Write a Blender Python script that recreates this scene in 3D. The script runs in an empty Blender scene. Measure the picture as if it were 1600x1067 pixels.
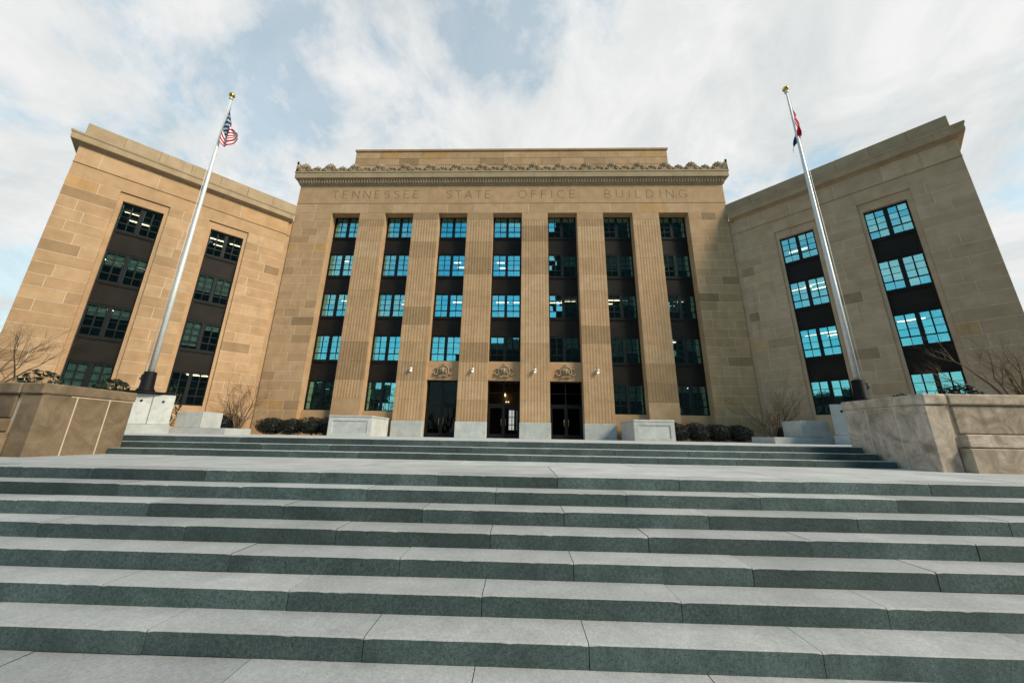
import bpy, bmesh, math, random
from mathutils import Matrix, Vector, Euler
random.seed(7)
S = bpy.context.scene
COL = S.collection
R = math.radians

# ------------------------------------------------------------------ camera
YAW, PITCH, ROLL = -0.0295, 0.2677, -0.0166
FPX = 545.35
cy_, sy_ = math.cos(YAW), math.sin(YAW); cp, sp = math.cos(PITCH), math.sin(PITCH); cr, sr = math.cos(ROLL), math.sin(ROLL)
Xc = Vector((cy_, -sy_, 0)); Fc = Vector((sy_*cp, cy_*cp, sp)); Uc = Vector((-sy_*sp, -cy_*sp, cp))
Rv = Xc*cr - Uc*sr; Vv = Xc*sr + Uc*cr
CAM = Vector((1.316, -25.474, 0.045))
cd = bpy.data.cameras.new('camera'); cam = bpy.data.objects.new('camera', cd); COL.objects.link(cam)
M = Matrix.Identity(4)
for i in range(3):
    M[i][0] = Rv[i]; M[i][1] = Vv[i]; M[i][2] = -Fc[i]; M[i][3] = CAM[i]
cam.matrix_world = M
cd.sensor_width = 36; cd.sensor_fit = 'HORIZONTAL'; cd.lens = FPX/1600*36
cd.clip_start = 0.05; cd.clip_end = 3000
S.camera = cam

# ------------------------------------------------------------------ light and sky
SUN_DIR = Vector((0.70, -0.38, 0.56)).normalized()
SUN_EL = math.asin(SUN_DIR.z); SUN_AZ = math.atan2(SUN_DIR.x, SUN_DIR.y)
sl = bpy.data.lights.new('sun', 'SUN'); sl.energy = 4.4; sl.angle = R(16); sl.color = (1, .85, .66)
so = bpy.data.objects.new('sun', sl); COL.objects.link(so)
so.rotation_euler = SUN_DIR.to_track_quat('Z', 'Y').to_euler(); so.location = (30, -20, 40)
W = bpy.data.worlds.new('World'); S.world = W; W.use_nodes = True
def build_world():
    nt = W.node_tree; N = nt.nodes; L = nt.links; N.clear()
    out = N.new('ShaderNodeOutputWorld'); bg = N.new('ShaderNodeBackground'); bg.inputs[1].default_value = 0.1
    L.new(bg.outputs[0], out.inputs[0])
    sky = N.new('ShaderNodeTexSky'); sky.sky_type = 'NISHITA'; sky.sun_disc = False
    sky.sun_elevation = SUN_EL; sky.sun_rotation = SUN_AZ; sky.air_density = 1.2; sky.dust_density = .6; sky.ozone_density = 1.5
    tint = N.new('ShaderNodeMixRGB'); tint.blend_type = 'MULTIPLY'; tint.inputs[0].default_value = 1
    tint.inputs[2].default_value = (.85, 2.15, 2.05, 1); L.new(sky.outputs[0], tint.inputs[1])
    tc = N.new('ShaderNodeTexCoord')
    sep = N.new('ShaderNodeSeparateXYZ'); L.new(tc.outputs['Generated'], sep.inputs[0])
    def math_(op, a, b=None, clamp=False):
        m = N.new('ShaderNodeMath'); m.operation = op; m.use_clamp = clamp
        for i, v in enumerate((a, b)):
            if v is None: continue
            if isinstance(v, (int, float)): m.inputs[i].default_value = v
            else: L.new(v, m.inputs[i])
        return m.outputs[0]
    zz = math_('ADD', math_('MAXIMUM', sep.outputs[2], 0.0), 0.42)
    comb = N.new('ShaderNodeCombineXYZ')
    L.new(math_('DIVIDE', sep.outputs[0], zz), comb.inputs[0]); L.new(math_('DIVIDE', sep.outputs[1], zz), comb.inputs[1])
    def noise(scale, det, rough, dist, off):
        mp = N.new('ShaderNodeMapping'); mp.inputs['Location'].default_value = off; L.new(comb.outputs[0], mp.inputs[0])
        n = N.new('ShaderNodeTexNoise'); n.inputs['Scale'].default_value = scale; n.inputs['Detail'].default_value = det
        n.inputs['Roughness'].default_value = rough; n.inputs['Distortion'].default_value = dist
        L.new(mp.outputs[0], n.inputs['Vector']); return n.outputs['Fac']
    n1 = noise(1.5, 9, .58, .5, (4.8, 7.4, 6)); n2 = noise(5.2, 8, .6, .3, (9.3, 4.1, 2))
    dens = math_('ADD', math_('MULTIPLY', n1, .64), math_('MULTIPLY', n2, .36))
    # broken cloud: thick ahead, breaking up behind (the windows mirror the blue there)
    bm_ = N.new('ShaderNodeMapRange'); bm_.inputs[1].default_value = -.35; bm_.inputs[2].default_value = .45; bm_.inputs[3].default_value = -.045; bm_.inputs[4].default_value = .10; L.new(sep.outputs[1], bm_.inputs[0]); bias = bm_.outputs[0]
    cov = math_('ADD', dens, bias)
    ramp = N.new('ShaderNodeMapRange'); ramp.inputs[1].default_value = .42; ramp.inputs[2].default_value = .61
    ramp.interpolation_type = 'SMOOTHSTEP'; L.new(cov, ramp.inputs[0])
    n3 = noise(3.6, 9, .62, .6, (1.3, 7.7, 5))
    cmix = N.new('ShaderNodeMixRGB'); cmix.inputs[1].default_value = (6.9, 7.25, 7.25, 1); cmix.inputs[2].default_value = (9.0, 9.0, 8.95, 1)
    cr_ = N.new('ShaderNodeMapRange'); cr_.inputs[1].default_value = .35; cr_.inputs[2].default_value = .6; L.new(n3, cr_.inputs[0])
    L.new(cr_.outputs[0], cmix.inputs[0])
    hz = N.new('ShaderNodeMapRange'); hz.interpolation_type = 'SMOOTHSTEP'; hz.inputs[1].default_value = .0; hz.inputs[2].default_value = .30; hz.inputs[3].default_value = .85; hz.inputs[4].default_value = 0; L.new(sep.outputs[2], hz.inputs[0])
    mx = N.new('ShaderNodeMixRGB'); veil = N.new('ShaderNodeMapRange'); veil.inputs[1].default_value = -.25; veil.inputs[2].default_value = .35; veil.inputs[3].default_value = .0; veil.inputs[4].default_value = .58; L.new(sep.outputs[1], veil.inputs[0])
    low = N.new('ShaderNodeMapRange'); low.inputs[1].default_value = .15; low.inputs[2].default_value = .65; low.inputs[3].default_value = 1.45; low.inputs[4].default_value = .95; L.new(sep.outputs[2], low.inputs[0])
    L.new(math_('MAXIMUM', hz.outputs[0], math_('MAXIMUM', ramp.outputs[0], math_('MULTIPLY', veil.outputs[0], low.outputs[0]), True)), mx.inputs[0]); L.new(tint.outputs[0], mx.inputs[1]); L.new(cmix.outputs[0], mx.inputs[2])
    L.new(mx.outputs[0], bg.inputs[0])
build_world()
S.view_settings.view_transform = 'Standard'; S.view_settings.look = 'None'
S.view_settings.exposure = 0.0; S.view_settings.gamma = 1.0; S.view_settings.use_curve_mapping = False

# ------------------------------------------------------------------ helpers
def tag(o, label=None, cat=None, group=None, kind=None):
    if label: o['label'] = label
    if cat: o['category'] = cat
    if group: o['group'] = group
    if kind: o['kind'] = kind
    return o
def empty(name, loc=(0, 0, 0), rz=0):
    o = bpy.data.objects.new(name, None); COL.objects.link(o); o.location = loc; o.rotation_euler = (0, 0, rz)
    o.empty_display_size = .3
    return o
class MB:
    """collects polygons, with a tone value per vertex and a material index per face"""
    def __init__(s): s.v = []; s.f = []; s.t = []; s.m = []; s.sm = []
    def add(s, vs, fs, tone=.5, mi=0, smooth=False):
        b = len(s.v); s.v += [tuple(p) for p in vs]; s.t += [tone]*len(vs)
        for f in fs: s.f.append([b+i for i in f]); s.m.append(mi); s.sm.append(smooth)
    def box(s, x0, x1, y0, y1, z0, z1, tone=.5, mi=0, skip=''):
        v = [(x0,y0,z0),(x1,y0,z0),(x1,y1,z0),(x0,y1,z0),(x0,y0,z1),(x1,y0,z1),(x1,y1,z1),(x0,y1,z1)]
        F = {'b':(0,3,2,1),'t':(4,5,6,7),'f':(0,1,5,4),'r':(1,2,6,5),'k':(2,3,7,6),'l':(3,0,4,7)}
        s.add(v, [F[k] for k in F if k not in skip], tone, mi)
    def cbox(s, x0, x1, y0, y1, z0, z1, c=.01, tone=.5, mi=0, mtop=None):
        """box with chamfered edges"""
        vs = []; 
        for z, i in ((z0, c), (z0+c, 0), (z1-c, 0), (z1, c)):
            if i: vs += [(x0+i,y0+i,z),(x1-i,y0+i,z),(x1-i,y1-i,z),(x0+i,y1-i,z)]
            else:
                vs += [(x0+c,y0,z),(x1-c,y0,z),(x1,y0+c,z),(x1,y1-c,z),(x1-c,y1,z),(x0+c,y1,z),(x0,y1-c,z),(x0,y0+c,z)]
        fs = [(3,2,1,0)]
        a, b, d = 4, 12, 20
        lo = [0,0+0,1,1,2,2,3,3]
        # bottom chamfer
        fs += [(0,1,a+1,a+0),(1,2,a+3,a+2),(2,3,a+5,a+4),(3,0,a+7,a+6),(1,a+2,a+1),(2,a+4,a+3),(3,a+6,a+5),(0,a+0,a+7)]
        for i in range(8): fs.append((a+i, a+(i+1)%8, b+(i+1)%8, b+i))
        nb = len(fs)
        fs += [(b+0,b+1,d+1,d+0),(b+2,b+3,d+2,d+1),(b+4,b+5,d+3,d+2),(b+6,b+7,d+0,d+3),(b+1,b+2,d+1),(b+3,b+4,d+2),(b+5,b+6,d+3),(b+7,b+0,d+0)]
        fs.append((d,d+1,d+2,d+3))
        k0 = len(s.f); s.add(vs, fs, tone, mi)
        if mtop is not None:
            s.m[-1] = mtop
            for q in range(k0+nb, len(s.f)-1): s.m[q] = mtop
    def block(s, x0, x1, z0, z1, yf=0.0, yb=.03, c=.012, tone=.5, mi=0):
        """facing stone: front face with a chamfer round it, sides running back"""
        v = [(x0,yb,z0),(x1,yb,z0),(x1,yb,z1),(x0,yb,z1),(x0,yf+c,z0),(x1,yf+c,z0),(x1,yf+c,z1),(x0,yf+c,z1),
             (x0+c,yf,z0+c),(x1-c,yf,z0+c),(x1-c,yf,z1-c),(x0+c,yf,z1-c)]
        f = [(8,9,10,11)]
        for i in range(4):
            j = (i+1) % 4
            f += [(4+i,4+j,8+j,8+i), (i,j,4+j,4+i)]
        s.add(v, f, tone, mi)
    def tube(s, pts, rad, seg=6, tone=.5, mi=0, cap=True, smooth=True):
        rings = []
        n = len(pts); P = [Vector(p) for p in pts]
        up = Vector((0, 0, 1)); d0 = (P[1]-P[0]).normalized()
        side = d0.cross(up if abs(d0.z) < .95 else Vector((1, 0, 0))).normalized()
        b = len(s.v); vs = []
        for i in range(n):
            d = (P[min(i+1, n-1)]-P[max(i-1, 0)]).normalized()
            side = (side-d*side.dot(d)).normalized(); w = d.cross(side)
            r = rad[i] if isinstance(rad, (list, tuple)) else rad
            for k in range(seg):
                a = 2*math.pi*k/seg
                vs.append(P[i]+side*(r*math.cos(a))+w*(r*math.sin(a)))
        fs = []
        for i in range(n-1):
            for k in range(seg):
                fs.append((i*seg+k, i*seg+(k+1)%seg, (i+1)*seg+(k+1)%seg, (i+1)*seg+k))
        if cap: fs += [tuple(range(seg-1, -1, -1)), tuple((n-1)*seg+k for k in range(seg))]
        s.add(vs, fs, tone, mi, smooth)
    def lathe(s, prof, seg=20, cx=0, cy=0, tone=.5, mi=0, smooth=True):
        vs = []; fs = []
        for r, z in prof:
            for k in range(seg):
                a = 2*math.pi*k/seg; vs.append((cx+r*math.cos(a), cy+r*math.sin(a), z))
        for i in range(len(prof)-1):
            for k in range(seg): fs.append((i*seg+k, i*seg+(k+1)%seg, (i+1)*seg+(k+1)%seg, (i+1)*seg+k))
        fs += [tuple(range(seg-1, -1, -1)), tuple((len(prof)-1)*seg+k for k in range(seg))]
        s.add(vs, fs, tone, mi, smooth)
    def sweep(s, path, prof, tone=.5, mi=0):
        """closed profile (outward, z) carried along an open path in plan; outward is to the right of travel"""
        n = len(path); P = [Vector(p) for p in path]; vs = []
        for i in range(n):
            def nr(a, b): d = (b-a).normalized(); return Vector((d.y, -d.x))
            if i == 0: o = nr(P[0], P[1])
            elif i == n-1: o = nr(P[-2], P[-1])
            else:
                a, b = nr(P[i-1], P[i]), nr(P[i], P[i+1]); o = (a+b).normalized(); o = o/max(.2, o.dot(a))
            for u, z in prof: vs.append((P[i].x+o.x*u, P[i].y+o.y*u, z))
        k = len(prof); fs = []
        for i in range(n-1):
            for j in range(k): fs.append((i*k+j, i*k+(j+1)%k, (i+1)*k+(j+1)%k, (i+1)*k+j))
        fs += [tuple(range(k-1, -1, -1)), tuple((n-1)*k+j for j in range(k))]
        s.add(vs, fs, tone, mi)
    def mesh(s, name, mats):
        me = bpy.data.meshes.new(name); me.from_pydata(s.v, [], s.f)
        for m in (mats if isinstance(mats, (list, tuple)) else [mats]): me.materials.append(m)
        me.polygons.foreach_set('material_index', s.m); me.polygons.foreach_set('use_smooth', s.sm)
        at = me.attributes.new('tone', 'FLOAT', 'POINT'); at.data.foreach_set('value', s.t)
        me.update(); return me
    def build(s, name, mats, parent=None, mat=None, fix=False):
        me = s.mesh(name, mats)
        if fix:
            bm = bmesh.new(); bm.from_mesh(me); bmesh.ops.recalc_face_normals(bm, faces=bm.faces); bm.to_mesh(me); bm.free()
        return put(name, me, parent, mat)
def put(name, me, parent=None, mat=None):
    o = bpy.data.objects.new(name, me); COL.objects.link(o)
    if parent is not None: o.parent = parent
    if mat is not None: o.matrix_local = mat
    return o
def copy_tree(o, parent=None):
    c = o.copy(); COL.objects.link(c); c.parent = parent
    for ch in list(o.children): copy_tree(ch, c)
    return c

# ------------------------------------------------------------------ materials
def new_mat(name):
    m = bpy.data.materials.new(name); m.use_nodes = True; nt = m.node_tree; nt.nodes.clear()
    out = nt.nodes.new('ShaderNodeOutputMaterial'); b = nt.nodes.new('ShaderNodeBsdfPrincipled'); nt.links.new(b.outputs[0], out.inputs[0])
    return m, nt, b, out
def c4(c): return (c[0], c[1], c[2], 1)
def nz(nt, vec, scale, det=4, rough=.55, dist=0):
    n = nt.nodes.new('ShaderNodeTexNoise'); n.inputs['Scale'].default_value = scale; n.inputs['Detail'].default_value = det
    n.inputs['Roughness'].default_value = rough; n.inputs['Distortion'].default_value = dist
    if vec is not None: nt.links.new(vec, n.inputs['Vector'])
    return n.outputs['Fac']
def mrange(nt, v, a, b, c, d):
    n = nt.nodes.new('ShaderNodeMapRange'); n.inputs[1].default_value = a; n.inputs[2].default_value = b
    n.inputs[3].default_value = c; n.inputs[4].default_value = d; nt.links.new(v, n.inputs[0]); return n.outputs[0]
def mixc(nt, fac, a, b, mode='MIX'):
    n = nt.nodes.new('ShaderNodeMixRGB'); n.blend_type = mode
    for i, v in ((0, fac), (1, a), (2, b)):
        if isinstance(v, (int, float)): n.inputs[i].default_value = v
        elif isinstance(v, tuple): n.inputs[i].default_value = c4(v)
        else: nt.links.new(v, n.inputs[i])
    return n.outputs[0]
def gcoord(nt):
    """world position, so that neighbouring pieces do not repeat"""
    g = nt.nodes.new('ShaderNodeNewGeometry'); return g.outputs['Position']
def bump(nt, b, h, strength=.3, dist=.01):
    n = nt.nodes.new('ShaderNodeBump'); n.inputs['Strength'].default_value = strength; n.inputs['Distance'].default_value = dist
    nt.links.new(h, n.inputs['Height']); nt.links.new(n.outputs[0], b.inputs['Normal'])
def mat_sandstone(name, cols, rough=.88, streak=.25, blotch=0):
    m, nt, b, out = new_mat(name); p = gcoord(nt)
    at = nt.nodes.new('ShaderNodeAttribute'); at.attribute_name = 'tone'
    rp = nt.nodes.new('ShaderNodeValToRGB'); e = rp.color_ramp.elements
    e[0].position = 0; e[0].color = c4(cols[0]); e[1].position = 1; e[1].color = c4(cols[-1])
    for i in range(1, len(cols)-1): q = e.new(i/(len(cols)-1)); q.color = c4(cols[i])
    nt.links.new(at.outputs['Fac'], rp.inputs[0])
    col = mixc(nt, 1.0, rp.outputs[0], mixc(nt, mrange(nt, nz(nt, p, 1.3, 6, .6), .3, .7, 0, 1), (.84, .82, .80), (1.10, 1.10, 1.12)), 'MULTIPLY')
    col = mixc(nt, 1.0, col, mixc(nt, mrange(nt, nz(nt, p, 26, 3, .7), .3, .7, 0, 1), (.93, .92, .91), (1.05, 1.05, 1.05)), 'MULTIPLY')
    mp = nt.nodes.new('ShaderNodeMapping'); mp.inputs['Scale'].default_value = (2.2, 2.2, .12); nt.links.new(p, mp.inputs[0])
    st = mrange(nt, nz(nt, mp.outputs[0], 1.4, 5, .6), .56, .78, 0, streak)
    col = mixc(nt, st, col, (.17, .135, .10))
    if blotch:
        col = mixc(nt, 1.0, col, mixc(nt, mrange(nt, nz(nt, p, 2.4, 8, .68, .9), .36, .64, 0, blotch), (1.15, 1.15, 1.15), (.42, .40, .36)), 'MULTIPLY')
    nt.links.new(col, b.inputs['Base Color']); b.inputs['Roughness'].default_value = rough; b.inputs['Specular IOR Level'].default_value = .25
    bump(nt, b, nz(nt, p, 60, 4, .7), .22, .006)
    return m
def mat_granite(name, base, dark, speck=.5, stain=.3, stain_col=(.1, .11, .11), rough=.75, var=.18, big=.20):
    m, nt, b, out = new_mat(name); p = gcoord(nt)
    oi = nt.nodes.new('ShaderNodeObjectInfo')
    f = mrange(nt, nz(nt, p, 95, 3, .75), .36, .64, 0, 1)
    f2 = mrange(nt, nz(nt, p, 34, 4, .8), .38, .62, 0, 1)
    f = mixc(nt, .45, f, f2)
    col = mixc(nt, f, tuple(base[i]*(1-speck)+dark[i]*speck for i in range(3)), base)
    col = mixc(nt, 1.0, col, mixc(nt, oi.outputs['Random'], (1-var,)*3, (1+var*.6,)*3), 'MULTIPLY')
    col = mixc(nt, 1.0, col, mixc(nt, mrange(nt, nz(nt, p, 1.7, 5, .6, .3), .3, .7, 0, 1), (1-big, 1-big*.9, 1-big*.9), (1+big*.5, 1+big*.5, 1+big*.5)), 'MULTIPLY')
    st = mrange(nt, nz(nt, p, 4.3, 6, .65, .5), .52, .72, 0, stain)
    col = mixc(nt, st, col, stain_col)
    vo = nt.nodes.new('ShaderNodeTexVoronoi'); vo.inputs['Scale'].default_value = 3.1; nt.links.new(p, vo.inputs['Vector'])
    col = mixc(nt, mrange(nt, vo.outputs['Distance'], .035, .05, .45, 0), col, stain_col)
    nt.links.new(col, b.inputs['Base Color']); b.inputs['Roughness'].default_value = rough; b.inputs['Specular IOR Level'].default_value = .3
    bump(nt, b, nz(nt, p, 130, 3, .7), .35, .004)
    return m
def mat_plain(name, col, rough=.6, metal=0, var=.12, scale=6, spec=.5):
    m, nt, b, out = new_mat(name); p = gcoord(nt)
    c = mixc(nt, mrange(nt, nz(nt, p, scale, 4), .3, .7, 0, 1), tuple(x*(1-var) for x in col), tuple(x*(1+var) for x in col))
    nt.links.new(c, b.inputs['Base Color']); b.inputs['Roughness'].default_value = rough; b.inputs['Metallic'].default_value = metal
    b.inputs['Specular IOR Level'].default_value = spec
    return m
def mat_emit(name, col, strength):
    m, nt, b, out = new_mat(name); b.inputs['Base Color'].default_value = c4(col)
    b.inputs['Emission Color'].default_value = c4(col); b.inputs['Emission Strength'].default_value = strength
    return m
def mat_glass(name, refl=.42, tint=(.40, .95, 1), trans=(.93, .97, .95)):
    """coated glazing: part mirror, part see-through"""
    m, nt, b, out = new_mat(name); nt.nodes.remove(b)
    g = nt.nodes.new('ShaderNodeBsdfGlossy'); g.inputs['Roughness'].default_value = .015; g.inputs['Color'].default_value = c4(tint)
    t = nt.nodes.new('ShaderNodeBsdfTransparent'); t.inputs['Color'].default_value = c4(trans)
    fr = nt.nodes.new('ShaderNodeFresnel'); fr.inputs['IOR'].default_value = 1.5
    f = mrange(nt, fr.outputs[0], 0.04, 1, refl, 1)
    p = gcoord(nt); bp = nt.nodes.new('ShaderNodeBump'); bp.inputs['Strength'].default_value = .05; bp.inputs['Distance'].default_value = .02
    nt.links.new(nz(nt, p, 2.6, 2), bp.inputs['Height']); nt.links.new(bp.outputs[0], g.inputs['Normal'])
    mx = nt.nodes.new('ShaderNodeMixShader'); nt.links.new(f, mx.inputs[0]); nt.links.new(t.outputs[0], mx.inputs[1]); nt.links.new(g.outputs[0], mx.inputs[2])
    nt.links.new(mx.outputs[0], out.inputs[0]); return m
SAND = [(0.252, 0.159, 0.087), (0.372, 0.236, 0.129), (0.447, 0.281, 0.155), (0.473, 0.297, 0.166), (0.504, 0.33, 0.193), (0.466, 0.266, 0.106)]
M_STONE = mat_sandstone('sandstone', SAND)
M_STONE_SHADE = mat_sandstone('shade_greyed_sandstone', [(0.283, 0.199, 0.126), (0.401, 0.282, 0.178), (0.473, 0.333, 0.215), (0.481, 0.345, 0.228), (0.528, 0.383, 0.256), (0.486, 0.312, 0.157)], streak=.35)  # right wing's copy of the sandstone, the grey of shade put into its colour
M_CARVED = mat_sandstone('carved_sandstone', [(.26, .185, .115), (.38, .278, .175), (.44, .33, .22)], streak=.45)
M_MORTAR = mat_plain('mortar', (.58, .46, .335), .9, var=.15, scale=3)
M_TREAD = mat_granite('granite_tread', (.49, .48, .475), (.20, .205, .21), .68, .30, (.25, .24, .225))
M_RISER = mat_granite('granite_riser_shaded', (.122, .164, .162), (.012, .028, .029), .9, .6, (.030, .054, .057), var=.38, big=.42)  # same granite as the treads, coloured darker to put shade on the risers
M_PLINTH = mat_granite('pale_granite', (.53, .525, .51), (.38, .38, .37), .35, .5, (.30, .28, .24))
M_PAVE = mat_granite('paving_granite', (.49, .485, .48), (.36, .36, .36), .4, .25, (.33, .31, .285), var=.10)
M_JOINT = mat_plain('dark_joint', (.05, .055, .055), .95)
M_WALLSTONE = mat_sandstone('retaining_stone', [(.145, .102, .066), (.21, .150, .095), (.235, .172, .112), (.28, .182, .095)], streak=.6, blotch=.62)
M_WALLGREY = mat_sandstone('weathered_grey_stone', [(.28, .222, .172), (.41, .33, .255), (.56, .465, .385), (.48, .32, .18)], streak=.7, blotch=.85)
M_METAL = mat_plain('dark_bronze', (.007, .008, .009), .55, .0, var=.2, scale=2, spec=.2)
M_SPAN = mat_plain('spandrel_metal', (.016, .0125, .010), .6, .0, var=.25, scale=1.2, spec=.15)
M_GLASS = mat_glass('window_glass')
M_DOORGLASS = mat_glass('door_glass', .015, (.7, .8, .85), (.55, .55, .55))
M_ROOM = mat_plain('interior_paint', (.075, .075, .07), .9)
M_BLIND = mat_plain('blind_fabric', (.70, .76, .69), .9)
M_TUBE = mat_emit('fluorescent', (1, .74, .50), 6)
M_WARM = mat_emit('lobby_light', (1, .72, .42), 6)
M_DAY = mat_emit('bright_pane', (.95, 1, .98), 1.6)
M_BRASS = mat_plain('brass', (.42, .26, .09), .35, .8)
M_GOLD = mat_plain('gilded', (.65, .42, .10), .25, 1)
M_ALU = mat_plain('brushed_aluminium', (.66, .66, .66), .55, .35, var=.08)
M_BLACK = mat_plain('black_paint', (.008, .008, .009), .6, spec=.15)
M_BARK = mat_plain('bark', (.15, .095, .055), .9, var=.3, scale=20)
M_SOIL = mat_plain('soil', (.09, .065, .045), .95, var=.3, scale=3)
M_ROOF = mat_plain('roofing', (.2, .19, .18), .9)
def mat_leaf(name, col, var=.45):
    m, nt, b, out = new_mat(name)
    at = nt.nodes.new('ShaderNodeAttribute'); at.attribute_name = 'tone'
    c = mixc(nt, at.outputs['Fac'], tuple(x*(1-var) for x in col), tuple(x*(1+var) for x in col))
    nt.links.new(c, b.inputs['Base Color']); b.inputs['Roughness'].default_value = .55; b.inputs['Specular IOR Level'].default_value = .3
    return m
M_HEDGE = mat_leaf('boxwood', (.010, .012, .007)); M_SHRUB = mat_leaf('shrub_leaf', (.016, .024, .010)); M_GRASS = mat_plain('ground_grass', (.06, .075, .03), .95, var=.35, scale=5)

# ================================================================== SETTING
LZ = -0.465; RISE = .155; TREAD = .351; YL = -20.334
UR = .1383; YU = -17.42; UT = .35
JP = 1.65
def struct(o): o['kind'] = 'structure'; return o
mb = MB(); mb.add([(-900,-900,-2.05),(900,-900,-2.05),(900,900,-2.05),(-900,900,-2.05)], [(0,1,2,3)]); struct(mb.build('ground', M_GRASS))
NST = 10
zbot = LZ-RISE*(NST)
mb = MB(); mb.box(-40, 40, -60, YL-(NST-1)*TREAD+.2, -2.2, zbot-.004, skip='b'); struct(mb.build('pavement', M_PAVE))
# flight below the landing: a dark bed carries the stones
mb = MB()
for i in range(NST):
    y = YL-i*TREAD
    mb.box(-24, 24, y+.05, y+TREAD*1.2+.1, -2.1, LZ-i*RISE-.03)
fl = struct(mb.build('lower_steps', M_JOINT))
def step_mb(L, depth, h, c):
    """one stone of a step: worn, slightly wavering nosing"""
    b = MB(); n = 26; x = L/2-.0032; rings = []
    w1 = w2 = 0
    for k in range(n+1):
        w1 = w1*.7+random.gauss(0, .0006); w2 = w2*.7+random.gauss(0, .0009); ch = .008 if random.random() < .02 else 0
        e = .006 if k in (0, n) else 0
        cc = c+abs(w1)+ch*.6+e
        rings.append([(0+w2*.4, -h), (w2*.5, -cc), (cc*.35, -cc*.35), (cc, 0), (depth, 0), (depth, -h)])
    vs = [(-x+2*x*k/n, p[0], p[1]) for k, r in enumerate(rings) for p in r]
    f1 = []; f0 = []
    for k in range(n):
        o = k*6
        f1.append((o, o+6, o+7, o+1)); f1.append((o+4, o+10, o+11, o+5))
        f0 += [(o+j, o+6+j, o+7+j, o+j+1) for j in (1, 2, 3)]
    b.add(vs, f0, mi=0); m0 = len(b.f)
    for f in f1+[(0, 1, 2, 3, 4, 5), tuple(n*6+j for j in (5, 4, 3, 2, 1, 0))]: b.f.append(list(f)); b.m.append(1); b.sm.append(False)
    return b
def stone_mesh(L, depth, h, nm='step_stone', c=.010):
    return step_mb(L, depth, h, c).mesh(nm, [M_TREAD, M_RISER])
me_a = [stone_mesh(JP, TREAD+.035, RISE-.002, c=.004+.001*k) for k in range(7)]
for i in range(NST):
    off = .17 if i % 2 == 0 else 1.0
    half = 6.5 if i > 4 else (9 if i > 1 else 13)
    k0 = math.floor((-half+.6-off)/JP); k1 = math.ceil((half+.6-off)/JP)
    for k in range(k0, k1):
        o = put('step_stone', random.choice(me_a), fl)
        o.location = (off+(k+.5)*JP, YL-i*TREAD+random.uniform(-.003, .003), LZ-i*RISE+random.uniform(-.0025, .0025))
        o.rotation_euler = (random.uniform(-.003, .003), random.uniform(-.0012, .0012), 0)
# landing
mb = MB(); mb.box(-30, 30, YL+TREAD+.03, YU+.4, -2.1, LZ-.02); ld = struct(mb.build('landing', M_JOINT))
ys = [YL+TREAD+.04, -18.86, -17.5, YU+.02]
ys = [YL+TREAD+.040, -18.55, YU+.02]
for r in range(2):
    y0, y1 = ys[r]+.005, ys[r+1]-.003
    b = MB(); b.cbox(-JP+.004, JP-.004, 0, y1-y0, -.08, 0, .006); me = b.mesh('paving_slab', M_PAVE)
    for k in range(-6, 7):
        o = put('paving_slab', me, ld); o.location = (.17+JP*(2*k+(r % 2)), y0, LZ+random.uniform(-.002, .002)); o.rotation_euler = (random.uniform(-.001, .001), 0, 0)
# upper flight
XL0, XR0 = -8.06, 9.32
mb = MB()
for i in range(3):
    mb.box(-8.0-(1.85 if i else 0), 9.3, YU+i*UT+.05, YU+(i+1)*UT+.1, -.6, LZ+(i+1)*UR-.03)
ul = struct(mb.build('upper_steps', M_JOINT))
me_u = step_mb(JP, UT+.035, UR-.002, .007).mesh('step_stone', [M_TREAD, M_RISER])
for i in range(3):
    off = .17 if i % 2 else 1.0
    x = XL0; xl = XL0 if i == 0 else XL0-1.9; cuts = [xl]+[off+k*JP for k in range(-8, 7) if xl+.5 < off+k*JP < XR0-.5]+[XR0]
    for a, bb in zip(cuts[:-1], cuts[1:]):
        if abs(bb-a-JP) < 1e-6: o = put('step_stone', me_u, ul)
        else:
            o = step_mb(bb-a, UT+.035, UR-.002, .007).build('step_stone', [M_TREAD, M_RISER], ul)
        o.location = ((a+bb)/2, YU+i*UT+random.uniform(-.003, .003), LZ+(i+1)*UR+random.uniform(-.002, .002))
# terrace: falls gently to the steps
mb = MB(); yt = YU+2*UT+UT+.04
mb.add([(-60,yt,-.05),(60,yt,-.05),(60,60,.02),(-60,60,.02),(-60,yt,-1),(60,yt,-1)], [(0,1,2,3),(4,5,1,0)]); struct(mb.build('terrace', M_PAVE))

# ================================================================== BUILDING
BLD = empty('office_building', (0, 0, 0))
tag(BLD, 'tan sandstone office building with fluted piers, two angled wings and carved cornice', 'building')
B = 4.6; OW = 2.413; XC = 18.218; WL = 11.75
FM = Matrix.Identity(4)
FR = Matrix.Translation((XC, 0, 0)) @ Matrix.Rotation(-math.pi/4, 4, 'Z')
FL = Matrix.Translation((-XC, 0, 0)) @ Matrix.Rotation(math.pi/4, 4, 'Z')
PV = cam.matrix_world.inverted()
def pix(p):
    q = PV @ p
    if q.z > -.1: return None
    return (800+FPX*q.x/-q.z, 533.5-FPX*q.y/-q.z)
def parea(fr, x0, x1, z0, z1):
    ps = [pix(fr @ Vector(v)) for v in ((x0,0,z0),(x1,0,z0),(x1,0,z1),(x0,0,z1))]
    if any(p is None for p in ps): return 0
    if not any(0 < p[0] < 1600 and 0 < p[1] < 700 for p in ps): return 0
    return abs(sum(ps[i][0]*ps[(i+1)%4][1]-ps[(i+1)%4][0]*ps[i][1] for i in range(4)))/2
BLOCKS = []   # (frame, x0, x1, z0, z1, tone, parent, yf)
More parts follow.
